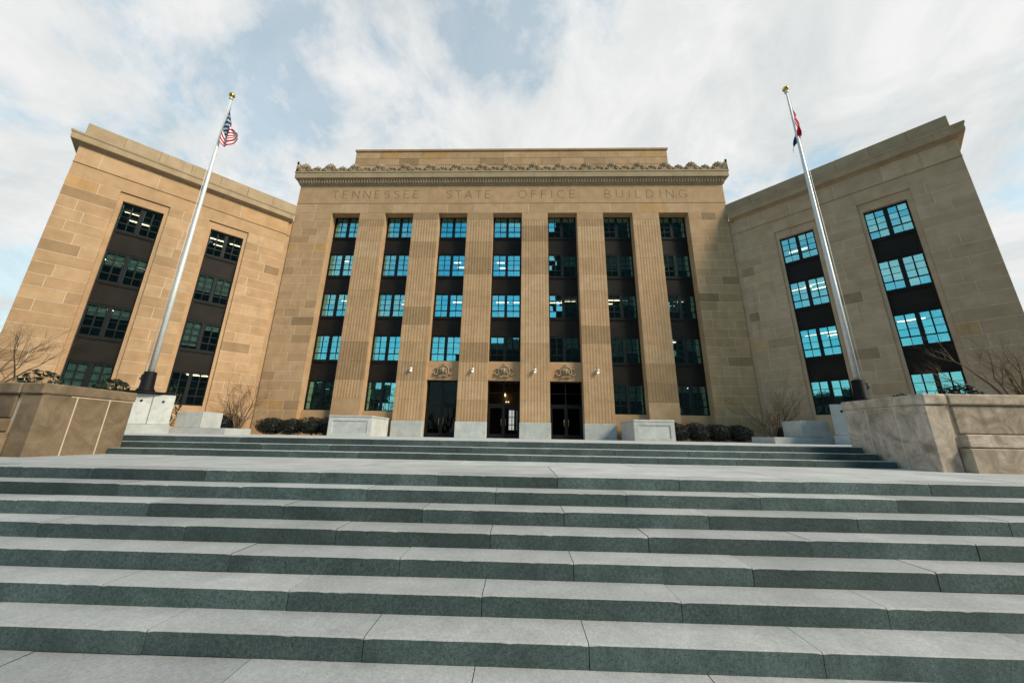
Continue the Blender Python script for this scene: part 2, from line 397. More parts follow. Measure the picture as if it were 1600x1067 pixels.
def tone_pick(spread=1.0):
    r = random.random()
    if r < .09*spread: return random.uniform(.05, .28)
    if r < .13*spread: return random.uniform(.88, 1.0)
    return min(.82, max(.3, random.gauss(.55, .16)))
def masonry(fr, x0, x1, zs, openings, L, parent, back, yf=0., spread=1.0, jit=.25, lo=None):
    """courses of facing stones round openings; back is the mesh that shows in the joints"""
    n = 0
    for z0, z1 in zip(zs[:-1], zs[1:]):
        iv = [(x0, x1)]
        for (a, b, c, d) in openings:
            if c < z1-.01 and d > z0+.01:
                nw = []
                for u, v in iv:
                    if b <= u or a >= v: nw.append((u, v)); continue
                    if a > u: nw.append((u, a))
                    if b < v: nw.append((b, v))
                iv = nw
        for u, v in iv:
            back.add([(u, yf+.009, z0), (v, yf+.009, z0), (v, yf+.009, z1), (u, yf+.009, z1)], [(0, 1, 2, 3)], mi=1)
            cuts = [u]; x = u-random.uniform(0, L*.8) if v-u > L else u
            while True:
                x += L*random.uniform(1-jit, 1+jit)
                if x > v-.38*L: break
                if x > u+.38*L: cuts.append(x)
            cuts.append(v)
            for a, b in zip(cuts[:-1], cuts[1:]):
                g = .0115
                BLOCKS.append((fr, a+(g if a > u else 0), b-(g if b < v else 0), z0+g, z1-g, tone_pick(spread), parent, yf)); n += 1
def courses(z0, z1, h):
    n = max(1, round((z1-z0)/h)); return [z0+(z1-z0)*i/n for i in range(n+1)]
def merge(*ls):
    out = []
    for l in ls:
        for z in l:
            if not out or z > out[-1]+.05: out.append(z)
    return out

# ---- window levels
LV = [(1.76, 3.98), (5.56, 7.62), (9.15, 11.16), (12.70, 14.72), (16.28, 18.30)]
WLV = [(1.76, 3.96), (5.50, 7.53), (9.02, 11.05), (12.56, 14.55)]

# ---- main block core: flank walls, lintel band, piers' cores (stone sides, mortar fronts)
YB = 14
core = MB()
XE = 3*B+OW/2
for s in (-1, 1):
    a, b = sorted((s*XE, s*(XC-.02)))
    core.box(a, b, .03, 1.1, -.1, 18.26, skip='b', tone=.5)
core.box(-XC+.02, XC-.02, .03, 1.1, 18.26, 22.2, tone=.45)
core.box(-XC+.02, -XC+.5, 1.1, YB, -.1, 22.2, tone=.5); core.box(XC-.5, XC-.02, 1.1, YB, -.1, 22.2, tone=.5)
core.box(-XC+.02, XC-.02, YB, YB+.4, -.1, 22.2, tone=.5)
for k in range(7):
    if k in (2, 3, 4): continue
    x = (k-3)*B
    core.box(x-OW/2, x+OW/2, .42, .9, -.1, 1.76, tone=.55)      # stone below the ground floor windows
wall = core
blk_main = []
back = wall
openM = []
for s in (-1, 1):
    a, b = sorted((s*XE, s*(XC-.01)))
    masonry(FM, a, b, merge([.98], courses(.98, 18.26, .72)[1:]), [], 1.45, 'W', back, spread=1.3)
masonry(FM, -XC+.01, XC-.01, [18.27, 19.20], [], 2.3, 'W', back, spread=1.0, jit=.04)
MAINWALL = wall.build('wall', [M_STONE, M_MORTAR], BLD)
# base course
for s in (-1, 1):
    a, b = sorted((s*XE, s*(XC-.01)))
    n = 3
    for i in range(n):
        q = MB(); q.block(a+(b-a)*i/n+.006, a+(b-a)*(i+1)/n-.006, -.05, .97, -.02, .03, .015, tone=.3+.1*random.random()); q.build('base_stone', M_STONE, MAINWALL)
# string fillet and roof
q = MB(); q.sweep([(-XC+.01, 3), (-XC+.01, 0), (XC-.01, 0), (XC-.01, 3)], [(-.02, 19.205), (.022, 19.205), (.022, 19.235), (-.02, 19.235)], tone=.4); q.build('string_course', M_STONE, BLD)
q = MB(); q.add([(-XC, .9, 22.1), (XC, .9, 22.1), (XC, YB+.3, 22.1), (-XC, YB+.3, 22.1)], [(0, 1, 2, 3)]); q.build('roof', M_ROOF, BLD)

# ---- frieze with its inscription (flat dark strokes paint the shade of carved letters)
def make_frieze():
    z0, z1 = 19.24, 20.96
    zb = 19.70; H = .80
    words = [('TENNESSEE', -15.25, -7.70), ('STATE', -5.28, -1.50), ('OFFICE', .88, 5.72), ('BUILDING', 8.22, 15.15)]
    cu = bpy.data.curves.new('frieze', 'CURVE'); cu.dimensions = '2D'; cu.fill_mode = 'FRONT'
    def add_poly(pts):
        sp_ = cu.splines.new('POLY'); sp_.points.add(len(pts)-1)
        for p, v in zip(sp_.points, pts): p.co = (v[0], v[1], 0, 1)
        sp_.use_cyclic_u = True
    W2 = XC-.01
    floor_pts = []
    for wd, xa, xb in words:
        # measure each letter, then set it at an even pitch
        n = len(wd); adv = []
        for ch in wd: adv.append({'I': .16, 'E': .46, 'F': .44, 'L': .46, 'T': .54, 'S': .48, 'N': .62, 'A': .66, 'O': .74, 'C': .66, 'B': .52, 'U': .60, 'D': .62, 'G': .70}[ch])
        gap = (xb-xa-sum(adv))/(n-1); x = xa
        for ch, w in zip(wd, adv):
            floor_pts.append([[(x+p[0], zb+p[1]) for p in st] for st in letter(ch, w, H)])
            x += w+gap
    return z0, z1, floor_pts
T = .062
def bar(a, b, t=T):
    d = Vector((b[0]-a[0], b[1]-a[1])); n = Vector((-d.y, d.x)).normalized()*t/2
    return [(a[0]+n.x, a[1]+n.y), (a[0]-n.x, a[1]-n.y), (b[0]-n.x, b[1]-n.y), (b[0]+n.x, b[1]+n.y)]
def arc(cx, cz, rx, rz, a0, a1, n=9, t=T):
    o = []
    for i in range(n):
        u, v = R(a0+(a1-a0)*i/n), R(a0+(a1-a0)*(i+1)/n)
        o.append([(cx+(rx+t/2)*math.cos(u), cz+(rz+t/2)*math.sin(u)), (cx+(rx-t/2)*math.cos(u), cz+(rz-t/2)*math.sin(u)),
                  (cx+(rx-t/2)*math.cos(v), cz+(rz-t/2)*math.sin(v)), (cx+(rx+t/2)*math.cos(v), cz+(rz+t/2)*math.sin(v))])
    return o
def letter(c, w, h):
    t = T
    stem = bar((t/2, 0), (t/2, h)); o = []
    def hb(z, x0=0., x1=None): return bar((x0, z), (w if x1 is None else x1, z))
    if c == 'T': o = [bar((w/2, 0), (w/2, h)), hb(h-t/2)]
    elif c == 'E': o = [stem, hb(h-t/2), hb(h*.52, 0, w*.85), hb(t/2)]
    elif c == 'F': o = [stem, hb(h-t/2), hb(h*.52, 0, w*.85)]
    elif c == 'L': o = [stem, hb(t/2)]
    elif c == 'I': o = [bar((w/2, 0), (w/2, h))]
    elif c == 'N': o = [stem, bar((w-t/2, 0), (w-t/2, h)), bar((t/2, h), (w-t/2, 0), t*1.15)]
    elif c == 'A': o = [bar((t/2, 0), (w/2, h)), bar((w-t/2, 0), (w/2, h)), hb(h*.33, w*.2, w*.8)]
    elif c == 'U': o = [bar((t/2, h*.35), (t/2, h)), bar((w-t/2, h*.35), (w-t/2, h))]+arc(w/2, h*.35, w/2-t/2, h*.35-t/2, 180, 360)
    elif c == 'O': o = arc(w/2, h/2, w/2-t/2, h/2-t/2, 0, 360, 18)
    elif c == 'C': o = arc(w/2, h/2, w/2-t/2, h/2-t/2, 42, 318, 14)
    elif c == 'G': o = arc(w/2, h/2, w/2-t/2, h/2-t/2, 42, 335, 15)+[hb(h*.42, w*.55, w-t*.3), bar((w-t, .08), (w-t, h*.42))]
    elif c == 'S': o = arc(w/2, h*.74, w/2-t/2, h*.26-t/2, 30, 270, 10)+arc(w/2, h*.26, w/2-t/2, h*.26-t/2+.02, 90, -150, 10)
    elif c == 'D': o = [stem]+arc(w*.25, h/2, w*.75-t/2, h/2-t/2, -90, 90, 11)+[hb(t/2, 0, w*.27), hb(h-t/2, 0, w*.27)]
    elif c == 'B': o = [stem]+arc(w*.45, h*.74, w*.45, h*.26-t/2, -90, 90, 8)+arc(w*.45, h*.26, w*.55-t/2, h*.26-t/2+.015, -90, 90, 8)+[hb(t/2, 0, w*.47), hb(h*.505, 0, w*.47), hb(h-t/2, 0, w*.47)]
    if c in 'TIFEL' or c in 'NABD':   # small serifs at the feet
        pass
    return o
z0f, z1f, strokes = make_frieze()
fr_o = MB()
n = 9
cutsx = [-XC+.01+(2*XC-.02)*i/n for i in range(n+1)]
for a, b in zip(cutsx[:-1], cutsx[1:]):
    q = MB(); q.block(a+.003, b-.003, z0f+.003, z1f, 0.0, .03, .006, tone=random.uniform(.45, .62)); o = q.build('frieze_stone', M_STONE, BLD)
M_LETTER_SHADE = mat_plain('letter_groove_shade', (.19, .14, .09), .95, var=.2, scale=8)
for pts_l in strokes:
    # each letter lies flat on the frieze, its groove shade painted dark
    lt = MB()
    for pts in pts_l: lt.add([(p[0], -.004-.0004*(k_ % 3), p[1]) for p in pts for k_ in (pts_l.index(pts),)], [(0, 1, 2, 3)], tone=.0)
    lt.build('letter', M_LETTER_SHADE, BLD)

# ---- cornice of the main block
q = MB()
path = [(-XC+.03, 6), (-XC+.03, 0), (XC-.03, 0), (XC-.03, 6)]
q.sweep(path, [(-.2, 20.965), (.04, 20.965), (.04, 21.03), (.10, 21.06), (.10, 21.12), (.17, 21.18), (.22, 21.40), (.30, 21.50), (.42, 21.52), (.42, 21.98), (.46, 22.02), (.46, 22.16), (-.2, 22.18)], tone=.5)
CORN = q.build('cornice', M_CARVED, BLD)
q = MB(); pitch = .235
nd = int(2*XC/pitch)
for i in range(nd):
    x = -XC+.1+i*pitch*1.0
    vs = []
    for (yy, z, w) in ((-.10, 21.10, .075), (-.205, 21.16, .085), (-.27, 21.36, .08), (-.30, 21.47, .05)):
        vs += [(x-w, yy+.07, z), (x-w*.4, yy-.035, z), (x+w*.4, yy-.035, z), (x+w, yy+.07, z)]
    fs = [(r*4+c, r*4+c+1, r*4+c+5, r*4+c+4) for r in range(3) for c in range(3)]
    q.add(vs, fs, tone=.75)
for s in (-1, 1):
    for i in range(8):
        y = .1+i*pitch; vs = []
        for (xx, z, w) in ((.10, 21.10, .075), (.205, 21.16, .085), (.27, 21.36, .08), (.30, 21.47, .05)):
            X_ = s*(XC-.03+xx)
            vs += [(X_-s*.05, y-w, z), (X_+s*.02, y-w*.4, z), (X_+s*.02, y+w*.4, z), (X_-s*.05, y+w, z)]
        fs = [(r*4+c, r*4+c+1, r*4+c+5, r*4+c+4) for r in range(3) for c in range(3)]
        q.add(vs, fs if s > 0 else [tuple(reversed(f)) for f in fs], tone=.75)
o = q.build('egg_moulding', M_CARVED, BLD); o['kind'] = 'stuff'
# ---- palmette cresting
def palmette(w, h, n, scroll=True):
    q = MB(); d = .16
    # back slab following the fan
    pts = [(-w*.5, 0)]
    for i in range(2*n+1):
        a = math.pi*(1-i/(2*n)); rr = 1.0 if i % 2 else .80
        pts.append((w*.46*math.cos(a)*rr, h*.30+h*.62*math.sin(a)*rr*(1.0+.22*max(0, math.sin(a))**6)))
    pts.append((w*.5, 0))
    k = len(pts)
    q.add([(p[0], 0, p[1]) for p in pts]+[(p[0], d, p[1]) for p in pts], [tuple(range(k-1, -1, -1))[::-1], tuple(range(2*k-1, k-1, -1))]+[(i, k+i, k+(i+1)%k, (i+1)%k) for i in range(k)], tone=.35)
    for i in range(n):   # ribbed petals
        a = math.pi*(1-(i+.5)/n); c, s_ = math.cos(a), math.sin(a)
        L_ = math.hypot(w*.44*c, h*.62*s_)*.98; ux, uz = w*.44*c/max(.01, L_), h*.62*s_/max(.01, L_)
        l2 = math.hypot(ux, uz); ux /= l2; uz /= l2; px, pz = -uz, ux; bw = w*.46*math.pi/n*.36
        b0 = (ux*L_*.16, h*.30+uz*L_*.16)
        vs = [(b0[0], -.02, b0[1]), (b0[0]+ux*L_*.55-px*bw*.8, -.005, b0[1]+uz*L_*.55-pz*bw*.8), (b0[0]+ux*L_*.84, -.03, b0[1]+uz*L_*.84),
              (b0[0]+ux*L_*.55+px*bw*.8, -.015, b0[1]+uz*L_*.55+pz*bw*.8), (b0[0]+ux*L_*.5, -.11, b0[1]+uz*L_*.5)]
        q.add(vs, [(0, 4, 1), (1, 4, 2), (2, 4, 3), (3, 4, 0)], tone=.9)
    if scroll:
        for s in (-1, 1):
            pp = []
            for i in range(15):
                a = i*.62; r_ = h*.20*(1-i/17)
                pp.append((s*(w*.5-h*.24+r_*math.cos(a)), -.03, h*.22+r_*math.sin(a)))
            q.tube(pp, .045, 5, tone=.85)
    return q
me_big = palmette(1.22, .86, 7).mesh('palmette', M_CARVED); me_small = palmette(.98, .58, 5).mesh('palmette', M_CARVED)
for me in (me_big, me_small):
    bm = bmesh.new(); bm.from_mesh(me); bmesh.ops.recalc_face_normals(bm, faces=bm.faces); bm.to_mesh(me); bm.free()
pp = 2.235
q = MB(); q.sweep([(-XC-.30, 8), (-XC-.30, -.30), (XC+.30, -.30), (XC+.30, 8)], [(-.10, 22.166), (.06, 22.166), (.06, 22.50), (.0, 22.56), (-.10, 22.56)], tone=.4); q.build('cresting_band', M_CARVED, BLD)
for i in range(-8, 9):
    o = put('palmette', me_big, BLD); o.location = (i*pp, -.40, 22.165)
for i in range(-8, 8):
    o = put('palmette', me_small, BLD); o.location = ((i+.5)*pp, -.38, 22.165)
for s in (-1, 1):
    for j in range(3):
        for me, dy in ((me_big, 1.2), (me_small, 2.3)):
            o = put('palmette', me, BLD); o.location = (s*(XC+.36), dy+j*pp, 22.165); o.rotation_euler = (0, 0, s*math.pi/2)
    q = MB()   # corner acroterion: a half palmette on each face of the corner
    X0 = s*(XC+.40)
    prof = [(0, 0), (0, 1.06), (.10, 1.0), (.22, .82), (.40, .70), (.55, .52), (.62, .30), (.62, 0)]
    k = len(prof)
    vs = [(X0-s*u, -.42, 22.165+z) for u, z in prof]+[(X0-s*u, -.27, 22.165+z) for u, z in prof]
    q.add(vs, [tuple(range(k)), tuple(range(2*k-1, k-1, -1))]+[(i, k+i, k+(i+1)%k, (i+1)%k) for i in range(k)], tone=.5)
    vs = [(X0, -.42+u, 22.165+z) for u, z in prof]+[(X0-s*.15, -.42+u, 22.165+z) for u, z in prof]
    q.add(vs, [tuple(range(k)), tuple(range(2*k-1, k-1, -1))]+[(i, k+i, k+(i+1)%k, (i+1)%k) for i in range(k)], tone=.5)
    for i in range(4):
        a = R(25+i*20); r0, r1 = .2, .78-.04*i
        q.tube([(X0-s*(.06+r0*math.cos(a)*.6), -.44, 22.2+r0*math.sin(a)), (X0-s*(.06+r1*math.cos(a)*.6), -.46, 22.2+r1*math.sin(a)*1.0)], [.03, .045], 5, tone=.85)
    q.build('corner_palmette', M_CARVED, BLD, fix=True)
# ---- attic
q = MB(); AX = 14.62
q.box(-AX, AX, 1.53, 10, 22.0, 26.02, skip='b', tone=.5); zs = [22.2+.765*i for i in range(6)]
AT = None
att_back = q
AFr = Matrix.Translation((0, 1.5, 0))
masonry(AFr, -AX, AX, [22.2, 22.98, 23.74, 24.5, 25.26, 26.02], [], 1.9, 'A', MB(), spread=1.5)
AT = q.build('attic', [M_MORTAR, M_MORTAR], BLD)
q = MB(); q.sweep([(-AX, 10), (-AX, 1.5), (AX, 1.5), (AX, 10)], [(-.4, 26.025), (.05, 26.025), (.09, 26.09), (.09, 26.25), (-.4, 26.26)], tone=.5); q.build('coping', M_STONE, AT)

# ---- fluted piers
PW = B-OW
def drum_mesh(h, tone, plain=False):
    q = MB(); prof = []
    if plain: prof = [(-PW/2+.008, .12), (-PW/2+.008, .008), (-PW/2+.016, 0), (PW/2-.016, 0), (PW/2-.008, .008), (PW/2-.008, .12)]
    else:
        prof = [(-PW/2+.008, .12), (-PW/2+.008, .008), (-PW/2+.016, 0)]
        nf = 8; mrg = .19; fw = (PW-2*mrg)/nf
        for i in range(nf):
            x0 = -PW/2+mrg+i*fw; fil = fw*.10
            for j in range(7):
                u = j/6; prof.append((x0+fil+(fw-2*fil)*u, .014*math.sin(math.pi*u)**.9))
        prof += [(PW/2-.016, 0), (PW/2-.008, .008), (PW/2-.008, .12)]
    k = len(prof)
    vs = [(x, y, .004) for x, y in prof]+[(x, y, h-.004) for x, y in prof]
    q.add(vs, [(i, i+1, k+i+1, k+i) for i in range(k-1)]+[tuple(range(k-1, -1, -1)), tuple(range(k, 2*k))], tone)
    return q.mesh('pier_block', M_STONE)
PH = 1.44
pz = [1.165+PH*i for i in range(11)]
for j in range(6):
    x = (j-2.5)*B
    q = MB(); q.box(-PW/2+.001, PW/2-.001, .125, .9, -.1, 18.255, tone=.52); p = q.build('fluted_pier', M_STONE, BLD); p.location = (x, 0, 0)
    cen = 1 <= j <= 4
    zz = [1.08]+pz[1:]
    z = zz+[17.63, 18.26]
    z = [1.08, 2.6, 4.0, 5.42, 6.92, 8.32, 9.78, 11.2, 12.62, 14.08, 15.55, 17.0, 17.63, 18.26]
    if random.random() < .5: z = z[:11]+[16.95]+z[12:]
    if not cen: z[0] = -.05
    for a, b in zip(z[:-1], z[1:]):
        t = random.choice([.55, .62, .45, .5, .68, .35, .22, .12, .58, .78])
        o = put('pier_block', drum_mesh(b-a, t, plain=(b > 18 or (a < 1.2 and not cen))), p); o.location = (0, 0, a)
    if cen:
        q = MB(); q.cbox(-PW/2-.03, PW/2+.03, -.06, .5, -.05, 1.075, .02); q.build('granite_plinth', M_PLINTH, p)

# ---- windows
PANES_REST = MB()
def frame_parts(w, h, sidef, mull):
    """frame mesh and pane rectangles for one window, local origin at bottom centre"""
    q = MB(); d0, d1 = 0, .10
    q.box(-w/2, -w/2+sidef, d0, d1, 0, h); q.box(w/2-sidef, w/2, d0, d1, 0, h)
    q.box(-w/2+sidef, w/2-sidef, d0, d1, h-.09, h); q.box(-w/2+sidef, w/2-sidef, d0, d1, 0, .08)
    q.box(-mull/2, mull/2, d0-.02, d1, .08, h-.09)
    rects = []
    zh = .08+(h-.17)*.27
    for s in (-1, 1):
        x0 = (-w/2+sidef) if s < 0 else mull/2; x1 = -mull/2 if s < 0 else (w/2-sidef)
        q.box(x0, x1, .015, .075, zh-.035, zh+.035)
        xm = (x0+x1)/2
        q.box(xm-.032, xm+.032, .018, .072, zh+.035, h-.09)
        q.box(xm-.015, xm+.015, .02, .07, .08, zh-.035)
        hh = (h-.09-zh-.035)/3
        for k in (1, 2): 
            zc = zh+.035+hh*k
            q.box(x0, xm-.032, .022, .068, zc-.014, zc+.014); q.box(xm+.032, x1, .022, .068, zc-.014, zc+.014)
        for (a, b) in ((x0, xm), (xm, x1)):
            rects.append((a, b, .08, zh))
            for k in range(3): rects.append((a, b, zh+hh*k+(.0), zh+.035+hh*(k+1)))
    return q, rects
pane_cache = {}
def pane_mesh(w, h):
    k = (round(w, 3), round(h, 3))
    if k not in pane_cache:
        q = MB(); q.box(-w/2, w/2, -.004, .004, -h/2, h/2); pane_cache[k] = q.mesh('pane', M_GLASS)
    return pane_cache[k]
def add_window(fr, xc, y, z0, z1, w, sidef, mull, single, blinds, cache={}):
    key = (round(w, 3), round(z1-z0, 3))
    if key not in cache:
        q, rects = frame_parts(w, z1-z0, sidef, mull); cache[key] = (q.mesh('window', M_METAL), rects)
    me, rects = cache[key]
    o = put('window', me, BLD, fr @ Matrix.Translation((xc, y, z0)))
    for (a, b, c, d) in rects:
        tx, tz = random.gauss(0, .011), random.gauss(0, .011)
        loc = Vector(((a+b)/2, .045, (c+d)/2)); rot = Euler((tx, 0, tz)).to_matrix().to_4x4()
        if single: put('pane', pane_mesh(b-a, d-c), o, Matrix.Translation(loc) @ rot)
        else:
            mt = fr @ Matrix.Translation((xc, y, z0)) @ Matrix.Translation(loc) @ rot
            hw, hh = (b-a)/2, (d-c)/2
            vs = [mt @ Vector(v) for v in ((-hw,-.004,-hh),(hw,-.004,-hh),(hw,.004,-hh),(-hw,.004,-hh),(-hw,-.004,hh),(hw,-.004,hh),(hw,.004,hh),(-hw,.004,hh))]
            PANES_REST.add(vs, [(0,3,2,1),(4,5,6,7),(0,1,5,4),(1,2,6,5),(2,3,7,6),(3,0,4,7)])
    h = z1-z0
    for (s, f) in blinds:
        x0 = (-w/2+sidef) if s < 0 else mull/2; x1 = -mull/2 if s < 0 else (w/2-sidef)
        q = MB(); zz = h-.09
        ns = max(2, int(f*h/.09))
        for i in range(ns):
            zb = zz-f*(h-.17)*(i+1)/ns; zt = zz-f*(h-.17)*i/ns
            q.box(x0+.03, x1-.03, .16, .175, zb+.012, zt)
        q.build('blind', M_BLIND, o)
    return o
def spandrel(fr, xc, y, z0, z1, w):
    q = MB(); h = z1-z0
    q.box(-w/2, w/2, .05, .12, 0, h)
    q.box(-w/2, -w/2+.13, 0, .05, .001, h-.001); q.box(w/2-.13, w/2, 0, .05, .001, h-.001)
    q.box(-w/2+.13, w/2-.13, 0, .05, .001, .14); q.box(-w/2+.13, w/2-.13, 0, .05, h-.16, h-.001)
    q.box(-w/2, w/2, -.03, 0, .02, .07); q.box(-w/2, w/2, -.03, 0, h-.09, h-.03)
    put('spandrel_panel', q.mesh('spandrel_panel', M_SPAN), BLD, fr @ Matrix.Translation((xc, y, z0)))
WY = .68
mblind = {(6, 4): [], (5, 3): [(-1, .62), (1, .62)], (5, 0): [(-1, .55), (1, .55)], (6, 3): [(-1, .5), (1, .7)], (5, 1): [(-1, .75), (1, .6)], (6, 1): [(1, .5)],
          (4, 3): [(1, .5)], (1, 0): [(-1, .6), (1, .6)], (0, 0): [(-1, .4), (1, .5)], (3, 1): [(-1, .5), (1, .5)], (4, 1): [(1, .4)], (6, 0): [(-1, .25), (1, .25)], (5, 2): [(1, .4)], (6, 2): [(-1, .7)], (1, 1): [(-1, .8), (1, .8)]}
for k in range(7):
    x = (k-3)*B; door = k in (2, 3, 4)
    for f, (z0, z1) in enumerate(LV):
        if door and f == 0: continue
        add_window(FM, x, WY, z0, z1, OW, .13, .22, False, mblind.get((k, f), []))
        if f < 4 and not (door and f == 0): spandrel(FM, x, WY, z1+.002, LV[f+1][0]-.002, OW)
# lintel soffit box above the top windows is the band itself; stone panel with seal above each door
def seal_mesh():
    q = MB()
    for r0, rad in ((.40, .05), (.31, .025)):
        q.tube([(r0*math.cos(2*math.pi*i/24), -.05, r0*math.sin(2*math.pi*i/24)*.98) for i in range(25)], rad, 6, tone=.55, cap=False)
    q.lathe([(.38, 0), (.36, .05), (.2, .075), (.02, .085)], 24, tone=.4)
    v = q.v; n0 = 0
    # turn the disc (last lathe) upright: it was made round z
    cnt = 4*24; 
    for i in range(len(v)-cnt, len(v)): x, y, z = v[i]; v[i] = (x, -z, y)
    # eagle-like device: body, wings, head; and scrolls at the sides
    q.tube([(0, -.10, -.2), (0, -.15, -.02), (.02, -.14, .14), (.08, -.11, .2)], [.05, .10, .07, .03], 7, tone=.8)
    for s in (-1, 1):
        for j in range(4):
            q.tube([(s*.05, -.10, .02-.05*j), (s*.17, -.12, .14-.08*j), (s*.30, -.09, .16-.12*j)], [.03, .04, .015], 5, tone=.75)
        q.tube([(s*.36, -.03, -.20), (s*.50, -.06, -.30), (s*.62, -.05, -.24), (s*.68, -.03, -.12), (s*.60, -.03, -.06)], [.05, .06, .05, .035, .02], 6, tone=.55)
        q.tube([(s*.40, -.03, .14), (s*.52, -.05, .22), (s*.62, -.03, .12), (s*.56, -.03, .02)], [.04, .05, .04, .02], 6, tone=.55)
        q.tube([(s*.10, -.04, -.42), (s*.28, -.07, -.44), (s*.40, -.04, -.34)], [.045, .055, .03], 6, tone=.55)
    q.tube([(-.09, -.04, .42), (0, -.08, .56), (.09, -.04, .42)], [.03, .06, .03], 6, tone=.55)
    return q.mesh('seal_relief', M_CARVED)
me_seal = seal_mesh()
for k in (2, 3, 4):
    x = (k-3)*B
    q = MB(); q.box(-OW/2, OW/2, .40, .9, 4.12, 5.555, tone=.60); p = q.build('door_head_panel', M_STONE, BLD); p.location = (x, 0, 0)
    o = put('seal_relief', me_seal, p); o.location = (0, .40, 4.80); o.scale = (1.05, 1.5, 1.0)
# ---- doors
for k in (2, 3, 4):
    x = (k-3)*B
    fr = MB(); w = OW; y = .72
    fr.box(-w/2, -w/2+.10, y, y+.14, 0, 4.12); fr.box(w/2-.10, w/2, y, y+.14, 0, 4.12); fr.box(-w/2+.10, w/2-.10, y, y+.14, 4.0, 4.12)
    fr.box(-w/2+.10, w/2-.10, y, y+.14, 2.28, 2.42); fr.box(-.04, .04, y+.02, y+.12, 2.42, 4.0); fr.box(-w/2+.1, w/2-.1, y+.03, y+.11, 3.2, 3.24)
    d = fr.build('doorway', M_METAL, BLD); d.location = (x, 0, 0)
    for s in (-1, 1):
        g = MB(); a, b = sorted((s*.04, s*(w/2-.10))); g.box(a, b, y+.06, y+.07, 2.42, 4.0); g.build('transom_pane', M_DOORGLASS, d)
        lf = MB(); a, b = sorted((s*.006, s*(w/2-.10)))
        lf.box(a, a+.11, y+.03, y+.10, .01, 2.28); lf.box(b-.11, b, y+.03, y+.10, .01, 2.28); lf.box(a+.11, b-.11, y+.03, y+.10, .01, .26); lf.box(a+.11, b-.11, y+.03, y+.10, 2.14, 2.28)
        leaf = lf.build('door_leaf', M_METAL, d)
        g = MB(); g.box(a+.11, b-.11, y+.06, y+.07, .26, 2.14); g.build('pane', M_DOORGLASS, leaf)
        hx = s*.16; hh = MB(); hh.tube([(hx, y+.03, .85), (hx, y-.03, .88), (hx, y-.03, 1.3), (hx, y+.03, 1.33)], .014, 6); hh.build('handle', M_BRASS, leaf)
# ---- lobby: inner screen, lit panes and a hanging lamp seen through the middle door
lob = MB()
lob.box(-2.2, -2.0, 1.2, 6, 0, 4.2); lob.box(2.0, 2.2, 1.2, 6, 0, 4.2); lob.box(-2.0, 2.0, 3.6, 3.7, 2.3, 4.2)
for xx in (-2.0, -1.1, -.15, .75, 1.75): lob.box(xx, xx+.12, 3.6, 3.72, .02, 2.3)
lob.box(-2.0, 2.0, 3.605, 3.695, .02, .32)
LOB = lob.build('lobby_screen', M_BRASS, BLD)
for a, b in ((.30, .52), (.58, .72), (.95, 1.15), (1.2, 1.42)):
    for c, d in ((.62, 1.0), (1.06, 1.6), (1.66, 2.2)):
        q = MB(); q.box(a, b, 3.9, 3.91, c, d); q.build('bright_pane', M_DAY, LOB)
for x0 in (0.05, .22): 
    q = MB(); q.box(x0, x0+.11, 2.6, 2.66, 2.72, 2.80); q.build('lamp', M_WARM, LOB)
q = MB(); q.lathe([(.03, 3.15), (.10, 3.2), (.07, 3.42), (.02, 3.45)], 10, 0, 2.4); q.build('lamp', M_WARM, LOB)

# ---- wall lights on the four door piers
def sconce():
    q = MB(); q.lathe([(.085, -.02), (.10, .0), (.10, .20), (.085, .22)], 14, 0, -.16); q.box(-.05, .05, -.08, .02, .04, .18)
    return q
me_sc = sconce().mesh('wall_light', M_ALU); q = MB(); q.lathe([(.075, -.05), (.08, -.022)], 14, 0, -.16); me_gl = q.mesh('lens', mat_emit('sconce_lens', (1, .97, .9), 2.2))
for i, (x, lb) in enumerate(((-1.5*B, 'small lit metal wall light on the pier left of the left door'), (-.5*B, 'small lit metal wall light on the pier between left and middle doors'),
               (.5*B, 'small lit metal wall light on the pier between middle and right doors'), (1.5*B, 'small lit metal wall light on the pier right of the right door'))):
    t = empty('wall_light', (x, 0, 4.72)); tag(t, lb, 'wall light', 'wall lights beside the entrance doors')
    put('housing', me_sc, t); put('lens', me_gl, t)
    q = MB(); q.tube([(0, -.01, .35), (0, -.03, .5)], [.01, .02], 5); q.build('bracket', M_ALU, t)

